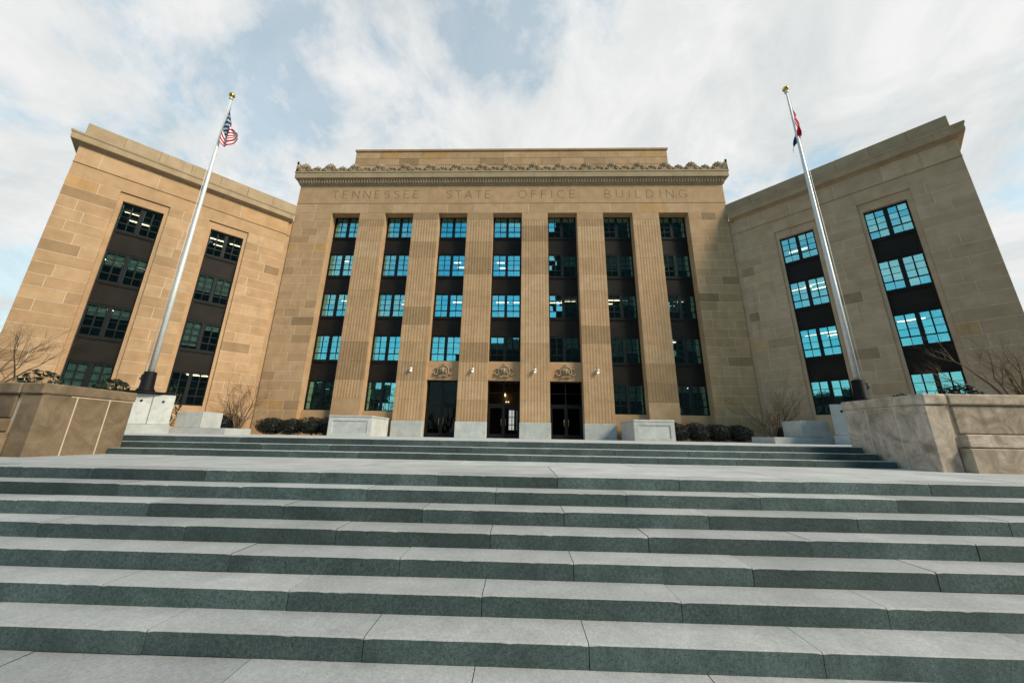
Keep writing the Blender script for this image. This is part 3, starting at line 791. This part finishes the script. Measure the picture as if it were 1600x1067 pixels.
# ---- wings
def wing(fr, sgn, name_tone):
    w = MB(); WS = M_STONE if sgn < 0 else M_STONE_SHADE
    def xr(a, b): return (a, b) if sgn > 0 else (-b, -a)
    ops = []
    for (a, b) in ((2.70, 5.07), (7.16, 9.53)):
        x0, x1 = xr(a, b); ops.append((x0, x1, 1.30, 15.15))
    X0, X1 = xr(.30, WL)
    # solid core behind the facing
    xs = [X0, ops[0][0], ops[0][1], ops[1][0], ops[1][1], X1] if sgn > 0 else [X0, ops[1][0], ops[1][1], ops[0][0], ops[0][1], X1]
    for i in (0, 2, 4): w.box(xs[i], xs[i+1], .03, .7, -.1, 17.5, tone=.5)
    for i in (1, 3): w.box(xs[i], xs[i+1], .03, .7, 15.15, 17.5, tone=.5); w.box(xs[i], xs[i+1], .03, .7, -.1, 1.30, tone=.5)
    a, b = xr(-.3, .30); w.box(a, b, .10, .7, -.1, 17.5, tone=.42)
    # end wall, back, roof deck
    a, b = xr(WL-.6, WL-.001); w.box(a, b, .7, 12, -.1, 17.5, tone=.5)
    w.box(min(xr(0, WL)), max(xr(0, WL))-.0, 12, 12.3, -.1, 17.5, tone=.5)
    zs = merge([.98], courses(.98, 15.15, .715)[1:], courses(15.15, 16.10, .95)[1:], [17.28])
    # keep a course joint at the sill line
    zs = [.98, 1.30]+[1.30+(15.15-1.30)/19*i for i in range(1, 20)]+[16.10, 17.28]
    masonry(fr, X0, X1, zs[:-2], ops, 1.5, 'L' if sgn < 0 else 'R', w, spread=.5 if sgn < 0 else .7)
    masonry(fr, X0, X1, zs[-2:], [], 2.4, 'L' if sgn < 0 else 'R', w, spread=.6, jit=.12)
    wo = w.build('wing_wall', [WS, M_MORTAR], BLD, fr)
    wo['label'] = 'left wing wall of tan sandstone' if sgn < 0 else 'right wing wall of tan sandstone, coloured greyer for shade'
    for i in range(6):
        q = MB(); a = X0+(X1-X0)*i/6; b = X0+(X1-X0)*(i+1)/6; q.block(a+.006, b-.006, -.05, .972, -.02, .03, .015, tone=random.uniform(.2, .45)); q.build('base_stone', WS, wo)
    path = [(0, 0), (WL, 0), (WL, 9)] if sgn > 0 else [(-WL, 9), (-WL, 0), (0, 0)]
    q = MB(); q.sweep(path, [(-.02, 16.085), (.018, 16.085), (.018, 16.112), (-.02, 16.112)], tone=.35); q.build('string_course', M_STONE, wo)
    q = MB()
    path = [(.06, .03), (WL, .03), (WL, 9)] if sgn > 0 else [(-WL, 9), (-WL, .03), (-.06, .03)]
    q.sweep(path, [(-.3, 17.285), (.06, 17.285), (.10, 17.33), (.26, 17.40), (.36, 17.42), (.38, 17.46), (.38, 17.80), (.43, 17.88), (.43, 18.0), (.12, 18.10), (-.3, 18.10)], tone=.55)
    q.build('cornice', M_CARVED, wo)
    # parapet stones
    zt = 19.0; Lp = WL-.02; n = 7
    for i in range(n):
        a, b = xr(Lp*i/n-.02*(i == 0), Lp*(i+1)/n)
        q = MB(); q.cbox(a+.003, b-.003, -.03, .6, 18.105, zt, .02, tone=random.uniform(.3, .8)); q.build('parapet_stone', M_CARVED, wo)
    # side parapet
    a, b = xr(Lp-.6, Lp); q = MB(); q.box(a+.004, b-.004, .61, 9, 18.105, zt-.003, tone=.5); q.build('parapet_return', M_CARVED, wo)
    q = MB(); a, b = xr(0, WL-.5); q.add([(a, .5, 17.49), (b, .5, 17.49), (b, 12, 17.49), (a, 12, 17.49)], [(0, 1, 2, 3)]); q.build('roof', M_ROOF, wo)
    # window strips
    wb = {(1, 2): [(-1, .42), (1, .42)], (1, 1): [(-1, .34), (1, .34)], (1, 0): [(-1, .95), (1, .95)], (0, 2): [(-1, .62), (1, .62)], (0, 1): [(-1, .9), (1, .22)]} if sgn < 0 else {(0, 0): [(-1, .5), (1, .5)]}
    for c, (a, b) in enumerate(((2.70, 5.07), (7.16, 9.53))):
        x0, x1 = xr(a, b); xc = (x0+x1)/2
        q = MB(); wd = .215
        q.box(x0, x0+wd, .13, .6, 1.30, 15.15, tone=.66); q.box(x1-wd, x1, .13, .6, 1.30, 15.15, tone=.66)
        q.box(x0+wd, x1-wd, .13, .6, 14.57, 15.15, tone=.62); q.box(x0+wd, x1-wd, .02, .6, 1.30, 1.74, tone=.62)
        q.build('window_surround', WS, wo)
        ww = x1-x0-2*wd
        for f, (z0, z1) in enumerate(WLV):
            add_window(fr, xc, .34, z0, z1, ww, .07, .20, True, wb.get((c, f), []))
            if f < 3: spandrel(fr, xc, .34, z1+.002, WLV[f+1][0]-.002, ww)
    return wo
WLo = wing(FL, -1, 0); WRo = wing(FR, 1, 0)
pr = PANES_REST.build('panes', M_GLASS, BLD); pr['kind'] = 'stuff'
# ---- facing stones: the 300 that show largest are parts, the rest one mesh
own = {'W': MAINWALL, 'A': AT, 'L': WLo, 'R': WRo}
BLOCKS.sort(key=lambda b: -parea(*b[:5]))
rest = MB()
for i, (fr, x0, x1, z0, z1, t, par, yf) in enumerate(BLOCKS):
    q = MB(); q.block(x0-(x0+x1)/2, (x1-x0)/2, 0, z1-z0, yf+random.uniform(0, .004), .03, .010, tone=t)
    if i < 300:
        o = q.build('stone_block', M_STONE_SHADE if par == 'R' else M_STONE, own[par])
        mw = fr @ Matrix.Translation(((x0+x1)/2, 0, z0))
        o.matrix_parent_inverse = Matrix.Identity(4)
        pm = {'W': FM, 'A': FM, 'L': FL, 'R': FR}[par]
        o.matrix_local = pm.inverted() @ mw
    else:
        mt = fr @ Matrix.Translation(((x0+x1)/2, 0, z0)); rest.add([mt @ Vector(v) for v in q.v], q.f, t, mi=1 if par == 'R' else 0)
o = rest.build('stone_blocks', [M_STONE, M_STONE_SHADE], BLD); o['kind'] = 'stuff'

# ---- rooms behind the glass
def rooms(fr, x0, x1, levels, y0, y1, nm, top):
    q = MB()
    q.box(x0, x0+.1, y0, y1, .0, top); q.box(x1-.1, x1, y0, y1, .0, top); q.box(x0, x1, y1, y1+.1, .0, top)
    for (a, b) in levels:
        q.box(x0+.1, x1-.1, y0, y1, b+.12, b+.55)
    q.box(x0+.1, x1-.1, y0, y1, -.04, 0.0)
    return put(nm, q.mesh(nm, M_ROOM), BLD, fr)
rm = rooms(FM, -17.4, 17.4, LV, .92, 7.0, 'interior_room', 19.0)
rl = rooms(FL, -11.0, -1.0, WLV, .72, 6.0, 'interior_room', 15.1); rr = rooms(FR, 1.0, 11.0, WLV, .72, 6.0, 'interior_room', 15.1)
q = MB(); q.box(-.6, .6, -.05, .05, -.05, 0); me_t = q.mesh('ceiling_light', M_TUBE)
def tubes(par, lst, z_off=.07):
    for (x, y, z) in lst:
        o = put('ceiling_light', me_t, par); o.location = (x, y, z+z_off); o.scale = (random.uniform(.35, 1.1), 1, 1)
tl = []
for k, f, pos in ((0, 3, ((-.5, 2.0), (.7, 2.9))), (0, 2, ((-.3, 2.4), (.1, 3.4))), (1, 3, ((.6, 3.0),)), (1, 2, ((.5, 2.2), (.5, 3.2))), (2, 3, ((.2, 2.2), (.5, 3.1))), (2, 2, ((.3, 2.6),)),
                  (3, 3, ((-.6, 2.2), (-.5, 3.2))), (3, 2, ((-.4, 2.6), (.8, 2.6))), (4, 2, ((.6, 2.2), (-.4, 2.6))), (4, 1, ((.6, 2.9),)), (5, 2, ((-.5, 2.0), (.3, 2.0), (-.5, 2.8))),
                  (6, 2, ((.6, 2.2), (.5, 3.2))), (6, 1, ((-.5, 2.1),)), (6, 0, ((-.7, 2.6), (.0, 3.4), (.8, 2.6), (.4, 3.3))), (0, 1, ((.4, 2.8),)), (1, 0, ((.5, 3.2),))):
    tl += [((k-3)*B+dx, dy, LV[f][1]) for dx, dy in pos]
tubes(rm, tl)
tubes(rl, [(-8.9, 1.8, WLV[3][1]), (-8.7, 3.1, WLV[3][1]), (-6.6, 2.6, WLV[3][1]), (-4.4, 1.9, WLV[3][1]), (-3.0, 1.9, WLV[3][1]), (-4.2, 2.9, WLV[3][1]),
           (-7.6, 2.6, WLV[2][1]), (-9.2, 2.4, WLV[2][1]), (-8.6, 1.7, WLV[1][1]), (-3.3, 1.8, WLV[1][1]), (-3.8, 1.5, WLV[0][1]), (-2.9, 1.5, WLV[0][1]), (-3.8, 2.3, WLV[0][1]), (-2.9, 2.3, WLV[0][1])])
tubes(rr, [(3.6, 3.2, WLV[3][1]), (4.2, 2.0, WLV[2][1]), (3.4, 2.2, WLV[2][1]), (4.4, 3.0, WLV[2][1]), (4.2, 2.6, WLV[1][1]), (3.3, 2.8, WLV[1][1]), (4.4, 3.6, WLV[1][1]), (8.2, 2.6, WLV[1][1])])

# ================================================================== THINGS AROUND THE BUILDING
# ---- entrance pedestals
def pedestal(x0, x1, label):
    t = empty('entrance_pedestal', ((x0+x1)/2, -3, 0)); w = x1-x0; tag(t, label, 'pedestal', 'granite pedestals flanking the entrance')
    q = MB(); q.cbox(-w/2, w/2, .04, 2.90, -.06, 1.10, .015); b_ = q.build('body', M_PLINTH, t)
    q = MB(); q.cbox(-w/2-.03, w/2+.03, -.02, 2.92, 1.103, 1.235, .03); q.build('cap', M_PLINTH, t)
    q = MB(); q.box(-w/2, -w/2+.26, 0, .045, -.05, 1.10); q.box(w/2-.26, w/2, 0, .045, -.05, 1.10); q.box(-w/2+.26, w/2-.26, 0, .045, .90, 1.10); q.box(-w/2+.26, w/2-.26, 0, .045, -.05, .12); q.build('panel_frame', M_PLINTH, t)
pedestal(-10.94, -8.17, 'pale granite pedestal with framed panel left of the doors'); pedestal(8.32, 10.81, 'pale granite pedestal with framed panel right of the doors')

# ---- flagpoles on stepped pedestals
def flag_base(s, label):
    t = empty('flagpole_pedestal', (s*16.88, -9, 0)); tag(t, label, 'pedestal', 'granite pedestals under the flagpoles')
    rot = Matrix.Rotation(s*-math.pi/4, 4, 'Z')     # faces the camera side like the wing behind it
    q = MB(); q.cbox(-1.12, 1.12, -.72, .72, .36, 1.74, .015); q.build('shaft', M_PLINTH, t, rot)
    q = MB(); q.cbox(-1.18, 1.18, -.78, .78, -.1, .355, .015); q.build('footing', M_PLINTH, t, rot)
    for xx in (-.38, .0+.36): 
        q = MB(); q.box(xx-.012, xx+.012, -.725, -.70, .38, 1.66); q.build('groove', M_JOINT, t, rot)
    for xx in (-.74, 0, .74):
        q = MB(); q.lathe([(.05, 0), (.05, .03), (.02, .04)], 10); o = q.build('bolt', M_BLACK, t, rot @ Matrix.Translation((xx, -.72, 1.42)) @ Matrix.Rotation(math.pi/2, 4, 'X'))
    q = MB(); q.lathe([(.4, 1.74), (1.0, 1.75), (1.05, 1.79), (1.0, 1.85), (.34, 1.90)], 32); q.build('base_disc', M_BLACK, t)
    # mid block and low ledge beside it
    m = -1 if s > 0 else 1
    def xr(a, b): return tuple(sorted((a-s*16.88*0, b)))
    a, b = sorted((m*.9, m*2.24)); q = MB(); q.cbox(a, b, 1.0, 2.2, .26, 1.04, .015); q.build('side_block', M_PLINTH, t)
    a, b = sorted((m*.5, m*3.62)); q = MB(); q.cbox(a, b, .9, 2.6, -.1, .255, .012); q.build('ledge', M_PLINTH, t)
flag_base(-1, 'grey granite pedestal with bolts under the left flagpole'); flag_base(1, 'grey granite pedestal under the right flagpole, half hidden by the wall')
def flagpole(s, label):
    t = empty('flagpole', (s*16.88, -9, 1.86)); tag(t, label, 'flagpole', 'flagpoles before the wings')
    q = MB(); q.tube([(0, 0, .9), (0, 0, 6), (0, 0, 12), (0, 0, 18.15)], [.12, .112, .09, .045], 16); q.build('pole', M_ALU, t)
    q = MB(); q.lathe([(.34, .04), (.34, .10), (.27, .2), (.235, .95), (.22, .99), (.15, 1.0)], 20); q.build('sleeve', M_BLACK, t)
    q = MB(); q.lathe([(.05, 18.1), (.10, 18.14), (.10, 18.22), (.03, 18.26)], 14); q.build('truck', M_ALU, t)
    q = MB(); q.lathe([(.015, 18.25), (.10, 18.29), (.16, 18.38), (.165, 18.43), (.15, 18.50), (.09, 18.56), (.01, 18.585)], 18); q.build('finial', M_GOLD, t)
    x = .22 if s > 0 else -.2
    q = MB(); q.tube([(x, -.1, .7), (x*.8, -.08, 8), (x*.45, -.05, 18.0)], .012, 5); q.build('halyard', M_ALU, t)
    q = MB(); q.box(x-.05, x+.05, -.16, -.06, .55, .85); q.box(x-.09, x+.09, -.19, -.15, .62, .68); q.build('cleat', M_BLACK, t)
flagpole(-1, 'tall silver flagpole with gold ball flying the striped flag'); flagpole(1, 'tall silver flagpole with gold ball flying the limp red flag')

# ---- flags
def mat_cloth(name, col):
    m, nt, b, out = new_mat(name); b.inputs['Base Color'].default_value = c4(col); b.inputs['Roughness'].default_value = .8; b.inputs['Specular IOR Level'].default_value = .1
    return m
F_RED, F_WHITE, F_BLUE = mat_cloth('flag_red', (.50, .012, .035)), mat_cloth('flag_white', (.80, .78, .76)), mat_cloth('flag_blue', (.012, .04, .12))
def bez(net, u, v):
    """interpolate a net of control rows over u (rows evenly spaced) and v with smooth steps"""
    nu = len(net)-1; nv = len(net[0])-1
    def cat(p, t):
        i = min(int(t*(len(p)-1)), len(p)-2); f = t*(len(p)-1)-i
        g = lambda k: Vector(p[max(0, min(len(p)-1, k))])
        a, b, c, d = g(i-1), g(i), g(i+1), g(i+2)
        return .5*((2*b)+(-a+c)*f+(2*a-5*b+4*c-d)*f*f+(-a+3*b-3*c+d)*f**3)
    return cat([cat(row, v) for row in net], u)
def flag(name, loc, net, colour_fn, label, NU=96, NV=78):
    q = MB(); vs = []
    for i in range(NU+1):
        for j in range(NV+1): vs.append(bez(net, i/NU, j/NV))
    fs = []; ms = []
    for i in range(NU):
        for j in range(NV):
            fs.append((i*(NV+1)+j, (i+1)*(NV+1)+j, (i+1)*(NV+1)+j+1, i*(NV+1)+j+1)); ms.append(colour_fn((i+.5)/NU, (j+.5)/NV))
    q.add(vs, fs, smooth=True); q.m = ms
    o = q.build(name, [F_RED, F_WHITE, F_BLUE], None); o.location = loc
    md = o.modifiers.new('cloth', 'SOLIDIFY'); md.thickness = .006
    tag(o, label, 'flag', 'flags on the flagpoles'); return o
def us(u, v):
    if u < .40 and v < 7/13:
        # stars: staggered white dots in the canton
        a, b = u/.40*11, v/(7/13)*9
        ca, cb = round(a), round(b)
        if (ca+cb) % 2 == 0 and 0 < ca < 11 and 0 < cb < 9 and abs(a-ca)+abs(b-cb) < .42: return 1
        return 2
    return 0 if int(v*13) % 2 == 0 else 1
us_cols = [[(.12, 0), (.26, -.7), (.40, -1.40), (.46, -1.56), (.50, -1.66), (.54, -1.72)],
           [(.10, -.55), (.22, -1.2), (.36, -1.78), (.50, -1.90), (.62, -1.86), (.70, -1.82)],
           [(.08, -1.15), (.17, -1.78), (.32, -2.18), (.50, -2.22), (.70, -2.10), (.86, -1.98)],
           [(.07, -1.75), (.14, -2.22), (.30, -2.48), (.52, -2.48), (.76, -2.28), (.97, -2.06)],
           [(.06, -2.35), (.14, -2.56), (.34, -2.76), (.58, -2.80), (.82, -2.62), (1.05, -2.42)]]
fold = (0, -.12, .03, -.12, .0, -.08)
us_net = [[(c[i][0]*1.15+.05, fold[i]-.03, c[i][1]*1.2) for c in us_cols] for i in range(6)]
flag('striped_flag', (-16.88, -9.0, 19.68), us_net, us, 'limp red, white and blue striped flag with stars on the left flagpole')
def tn(u, v):
    if u > .74: return 2 if u > .765 else 1
    r = math.hypot((u-.43)*1.67, v-.5)
    if r < .24:
        return 2 if not (.19 < r) and not (abs(math.sin(7*u+9*v)) > .80) else 1
    return 0
tn_net = [[(.05, -.13, 0), (.06, -.15, -.5), (.05, -.14, -1.0), (.05, -.14, -1.5)],
          [(.00, -.19, -.25), (-.02, -.22, -.75), (.16, -.2, -1.15), (.12, -.2, -1.6)],
          [(.10, -.20, -.60), (-.10, -.24, -1.05), (.05, -.2, -1.45), (.22, -.16, -1.75)],
          [(.02, -.18, -.95), (-.06, -.2, -1.35), (.20, -.12, -1.60), (.30, .02, -1.95)],
          [(.12, -.15, -1.3), (.10, -.14, -1.65), (.30, -.02, -1.9), (.12, .14, -2.25)],
          [(.06, .12, -1.8), (-.06, .16, -2.1), (-.02, .16, -2.35), (-.16, .16, -2.62)],
          [(.02, .16, -2.2), (-.10, .18, -2.4), (-.14, .16, -2.6), (-.24, .16, -3.0)]]
flag('red_flag', (16.76, -9.06, 18.70), tn_net, tn, 'limp red flag with blue end wrapped round the right flagpole', 60, 30)

# ---- retaining walls
def retaining(s, Xi, Yf, Ye, zt, mat, label):
    t = empty('retaining_wall', (Xi, Yf, LZ)); tag(t, label, 'wall')
    o3 = Matrix.Translation((0, 0, -LZ))
    def bx(nm, x0, x1, y0, y1, z0, z1, tone, c=.018):
        a, b = sorted((s*x0, s*x1)); q = MB(); q.cbox(a, b, y0, y1, z0, z1, c, tone=tone); return q.build(nm, mat, t, o3)
    D = Ye-Yf; zc = zt-.22
    # inner (cheek) face: two courses-high slabs and an end stone, then coping
    cuts = [0, D*.34, D*.70, D]
    tn_ = [.66, .58, .62] if s > 0 else [.40, .34, .38]
    for i in range(3):
        bx('wall_stone', 0, .42, cuts[i]+.006, cuts[i+1]-.006, -.62, zc-.008, tn_[i])
    bx('coping_stone', -.015, .46, -.03, D+.02, zc+.004, zt, .55, .025)
    # front face, stepping forward towards its foot
    zz = [(-.62, -.02, -.16), (-.02, .24, -.08), (.24, zc-.008, .02)]
    for r, (a, b, y) in enumerate(zz):
        x = .44+(.10 if r else .0); k = 0
        while x < 14:
            w = random.uniform(1.1, 1.9) if r != 1 else random.uniform(1.8, 2.6)
            bx('wall_stone', x+.006, x+w-.006, y, .5, a+(.012 if r else 0), b-.0, random.choice([.15, .3, .4, .55, .7]) if r != 1 else random.choice([.8, .95, .6]))
            x += w
    x = .47
    while x < 14:
        bx('coping_stone', x+.006, x+1.9, -.03, .55, zc+.004, zt, random.uniform(.3, .6), .025); x += 1.906
    # mortar bed inside
    a, b = sorted((s*.03, s*14)); q = MB(); q.box(a, b, .06, .46, -.65, zc+.003, tone=.5); q.box(*sorted((s*.012, s*.38)), .461, D-.012, -.65, zc+.003); q.build('mortar', M_MORTAR, t, o3)
    # return running back to the flagpole pedestal, along the edge of the planting bed
    return t
retaining(-1, -8.10, -18.80, -17.12, .94, M_WALLSTONE, 'brown stone retaining wall with coping at the left of the landing')
retaining(1, 9.40, -18.17, -16.34, 1.03, M_WALLGREY, 'weathered grey stone retaining wall with ledge at the right of the landing')
# planting beds behind the walls
for s, xi, yf, ye, z in ((-1, -8.45, -18.3, -17.2, .80), (1, 9.75, -17.7, -16.4, .88)):
    P = [(xi, yf), (xi, ye-.45 if s < 0 else ye), (s*10.6, ye-.45 if s < 0 else ye), (s*17.9, -10.6), (s*24, -9.9), (s*45, -9.9), (s*45, yf)]
    q = MB(); k = len(P); q.add([(p[0], p[1], z) for p in P]+[(p[0], p[1], -1) for p in P], [tuple(range(k))]+[(i, (i+1)%k, k+(i+1)%k, k+i) for i in range(k)])
    struct(q.build('planting_bed', M_SOIL, fix=True))

# ---- plants
def leaf_ball(rx, ry, rz, n, size, mat, seed, flat=.0, core=True):
    rnd = random.Random(seed); q = MB()
    lob = [(rnd.uniform(0, 6.28), rnd.uniform(-.6, 1), rnd.uniform(.06, .20)) for _ in range(9)]
    if core:
        vs = []; fs = []; NU, NV = 14, 8
        for j in range(NV+1):
            for i in range(NU):
                a = 2*math.pi*i/NU; b = math.pi*j/NV
                vs.append((rx*.86*math.sin(b)*math.cos(a), ry*.86*math.sin(b)*math.sin(a), rz+rz*.86*math.cos(b)))
        for j in range(NV):
            for i in range(NU): fs.append((j*NU+i, (j+1)*NU+i, (j+1)*NU+(i+1)%NU, j*NU+(i+1)%NU))
        q.add(vs, fs, tone=.1)
    for _ in range(n):
        a = rnd.uniform(0, 6.283); cz = rnd.uniform(-.95, 1); sr_ = math.sqrt(1-cz*cz)
        k = 1+sum(h*max(0, math.cos(a-l)*sr_*.8+cz*zz-.3) for l, zz, h in lob)
        r_ = k*(rnd.uniform(.80, 1.04) if rnd.random() < .93 else rnd.uniform(1.04, 1.12))
        c = Vector((rx*r_*sr_*math.cos(a), ry*r_*sr_*math.sin(a), rz+rz*r_*cz))
        nrm = Vector((sr_*math.cos(a), sr_*math.sin(a), cz))+Vector((rnd.gauss(0, .5), rnd.gauss(0, .5), rnd.gauss(0, .5)))
        nrm.normalize(); u = nrm.orthogonal().normalized(); w = nrm.cross(u); th = rnd.uniform(0, 6.28)
        u, w = u*math.cos(th)+w*math.sin(th), w*math.cos(th)-u*math.sin(th); sz = size*rnd.uniform(.6, 1.3)
        q.add([c-u*sz, c+w*sz*.45, c+u*sz, c-w*sz*.45], [(0, 1, 2, 3)], tone=rnd.random())
    return q
def bush(x, y, rx, h, label, seed, group='round clipped bushes along the facade'):
    t = empty('round_bush', (x, y, 0)); tag(t, label, 'bush', group)
    leaf_ball(rx, rx*.95, h/2, 2600, .055, M_HEDGE, seed).build('foliage', M_HEDGE, t)
    q = MB(); q.tube([(0, 0, -.05), (.02, .01, h*.5)], [.05, .03], 6); q.build('stem', M_BARK, t)
bl = [(-18.35, -2.3, .82, 1.22, 'round dark bush beside the left flagpole ledge, under the bare tree'), (-15.55, -1.6, .78, 1.02, 'leftmost of the row of four dark bushes left of the doors'),
      (-14.2, -1.6, .72, 1.0, 'second from left of the four dark bushes left of the doors'), (-12.75, -1.6, .78, 1.04, 'third from left of the four dark bushes left of the doors'), (-11.5, -1.6, .72, 1.08, 'dark bush touching the pedestal left of the doors'),
      (11.55, -1.6, .72, 1.02, 'dark bush touching the pedestal right of the doors'), (12.75, -1.6, .70, 1.05, 'second from the pedestal of the four dark bushes right of the doors'), (14.15, -1.6, .76, 1.05, 'third from the pedestal of the four dark bushes right of the doors'),
      (15.45, -1.6, .74, 1.0, 'rightmost of the row of four dark bushes right of the doors'), (18.1, -2.3, .62, .95, 'small round dark bush beside the right flagpole ledge, under the bare tree')]
for i, (x, y, rx, h, lb) in enumerate(bl): bush(x, y, rx, h, lb, 40+i)
def bare(loc, height, spread, label, seed, name='bare_tree', stems=4, mat=M_BARK, lean=0, depth=4, r0=.035, group='bare trees', twigs=(3, 5)):
    rnd = random.Random(seed); t = empty(name, loc); tag(t, label, 'tree', group)
    tr = MB(); tw = MB()
    def grow(q, p, d, L, r, lv):
        n = 4; pts = [p]; rr = [r]
        for i in range(n):
            d = (d+Vector((rnd.gauss(0, .13), rnd.gauss(0, .13), rnd.gauss(.03, .08)))).normalized()
            p = p+d*(L/n); pts.append(p); rr.append(r*(1-.5*(i+1)/n))
        q.tube(pts, rr, 5 if lv > 2 else 3, cap=False, smooth=True)
        if lv > 0:
            nb = rnd.randint(2, 4) if lv > 1 else rnd.randint(*twigs)
            for i in range(nb):
                k = rnd.randint(1, n); ax = Vector((rnd.gauss(0, 1), rnd.gauss(0, 1), rnd.gauss(0, .5))).normalized()
                nd = (d+ax*rnd.uniform(.45, .85)).normalized(); nd.z = max(nd.z, .3); nd.normalize()
                grow(tw, pts[k], nd, L*rnd.uniform(.5, .8), rr[k]*rnd.uniform(.55, .75), lv-1)
    for i in range(stems):
        a = 2*math.pi*(i+rnd.random()*.6)/stems
        d = Vector((math.cos(a)*spread+lean, math.sin(a)*spread, 1)).normalized()
        grow(tr, Vector((math.cos(a)*.06, math.sin(a)*.06, -.05)), d, height*.5, r0, depth)
    tr.build('trunk', mat, t); o = tw.build('crown', mat, t); o['kind'] = 'stuff'
    return t
bare((-17.45, -2.2, 0), 4.3, .5, 'small bare multi-stemmed tree by the left inner corner of the building', 3, stems=9, twigs=(5, 7), r0=.04)
bare((17.45, -2.2, 0), 4.3, .5, 'small bare multi-stemmed tree by the right inner corner of the building', 11, stems=9, twigs=(5, 7), r0=.04)
bare((-16.6, -14.8, .78), 3.6, .5, 'bare branching tree at the far left edge above the brown wall', 21, lean=.35, stems=6, twigs=(4, 6), r0=.05)
bare((15.6, -15.2, .86), 3.0, .55, 'bare branching tree at the far right edge above the grey wall', 15, lean=-.2, r0=.05, stems=5, twigs=(4, 6))
bare((16.9, -14.2, .86), 3.2, .5, 'second bare tree behind the one at the far right edge', 17, lean=-.1, r0=.04)
def shrub(loc, r, h, label, seed):
    t = empty('leafy_shrub', loc); tag(t, label, 'shrub', 'small leafy shrubs behind the walls')
    leaf_ball(r, r, h/2, 260, .085, M_SHRUB, seed, core=False).build('foliage', M_SHRUB, t)
    rnd = random.Random(seed); q = MB()
    for i in range(6):
        a = rnd.uniform(0, 6.28); q.tube([(0, 0, 0), (r*.4*math.cos(a), r*.4*math.sin(a), h*.5), (r*.8*math.cos(a), r*.8*math.sin(a), h*.9)], [.02, .014, .006], 4)
    q.build('stems', M_BARK, t)
shrub((-12.25, -16.0, .8), .38, .82, 'leafy shrub above the left wall, left of the ground floor window', 61)
shrub((-10.15, -16.0, .8), .30, .62, 'leafy shrub above the left wall, before the ground floor window', 62)
shrub((-17.35, -7.1, 0), .36, 2.3, 'tall leafy shrub behind the left flagpole pedestal, right of the sleeve', 63)
shrub((11.35, -16.0, .88), .25, .36, 'low leafy shrub above the right wall near the flagpole', 64)
shrub((12.85, -16.0, .88), .36, .62, 'leafy shrub above the right wall, before the bright lower window', 65)

lb_ = empty('low_building', (-48, -56, -2)); tag(lb_, 'low dark building behind the viewer, seen only mirrored in ground floor windows', 'building')
M_TOWER = mat_plain('tower_cladding', (.020, .020, .021), .8, spec=0); M_TWIN = mat_plain('tower_glass', (.012, .014, .017), .6, spec=.1)
q = MB(); q.box(-14, 14, -8, 8, 0, 13, skip='b'); q.build('wall', M_TOWER, lb_)
q = MB(); q.box(-14.3, 14.3, -8.3, 8.3, 13.01, 13.6); q.build('roof', M_TOWER, lb_)
# ---- what the windows mirror: a tower and bare street trees on the far side of the street
tw = empty('office_tower', (32, -75, -2)); tag(tw, 'dark office tower behind the viewer, seen only mirrored in the windows', 'building')
M_TOWER = mat_plain('tower_cladding', (.020, .020, .021), .8, spec=0); M_TWIN = mat_plain('tower_glass', (.012, .014, .017), .6, spec=.1)
q = MB(); q.box(-18.6, 22, -20, 14.0, 0, 74, skip='b'); q.box(-46, -18.61, -20, 13.5, 0, 28, skip='b'); tb = q.build('wall', M_TOWER, tw)
q = MB(); q.box(-19, 22.4, -20.4, 14.4, 74.01, 75); q.build('roof', M_TOWER, tw)
q = MB()
for f in range(19):
    for i in range(13):
        q.box(-17.4+i*3.0, -15.4+i*3.0, 14.0, 14.06, 2+f*3.75, 4.2+f*3.75)
o = q.build('windows', M_TWIN, tw); o['kind'] = 'stuff'
for i, (x, y, h, lb) in enumerate(((-31, -34, 17, 'tall bare street tree mirrored in the far left window columns'), (-22.5, -36, 16, 'bare street tree mirrored in the second window column'), (-14, -44, 14, 'bare street tree mirrored low in the third window column'), (-42, -48, 14, 'bare street tree mirrored in the right wing windows'))):
    bare((x, y, -2), h, .35, lb, 70+i, name='street_tree', stems=3, depth=4, r0=.22, group='street trees behind the viewer', twigs=(5, 7))
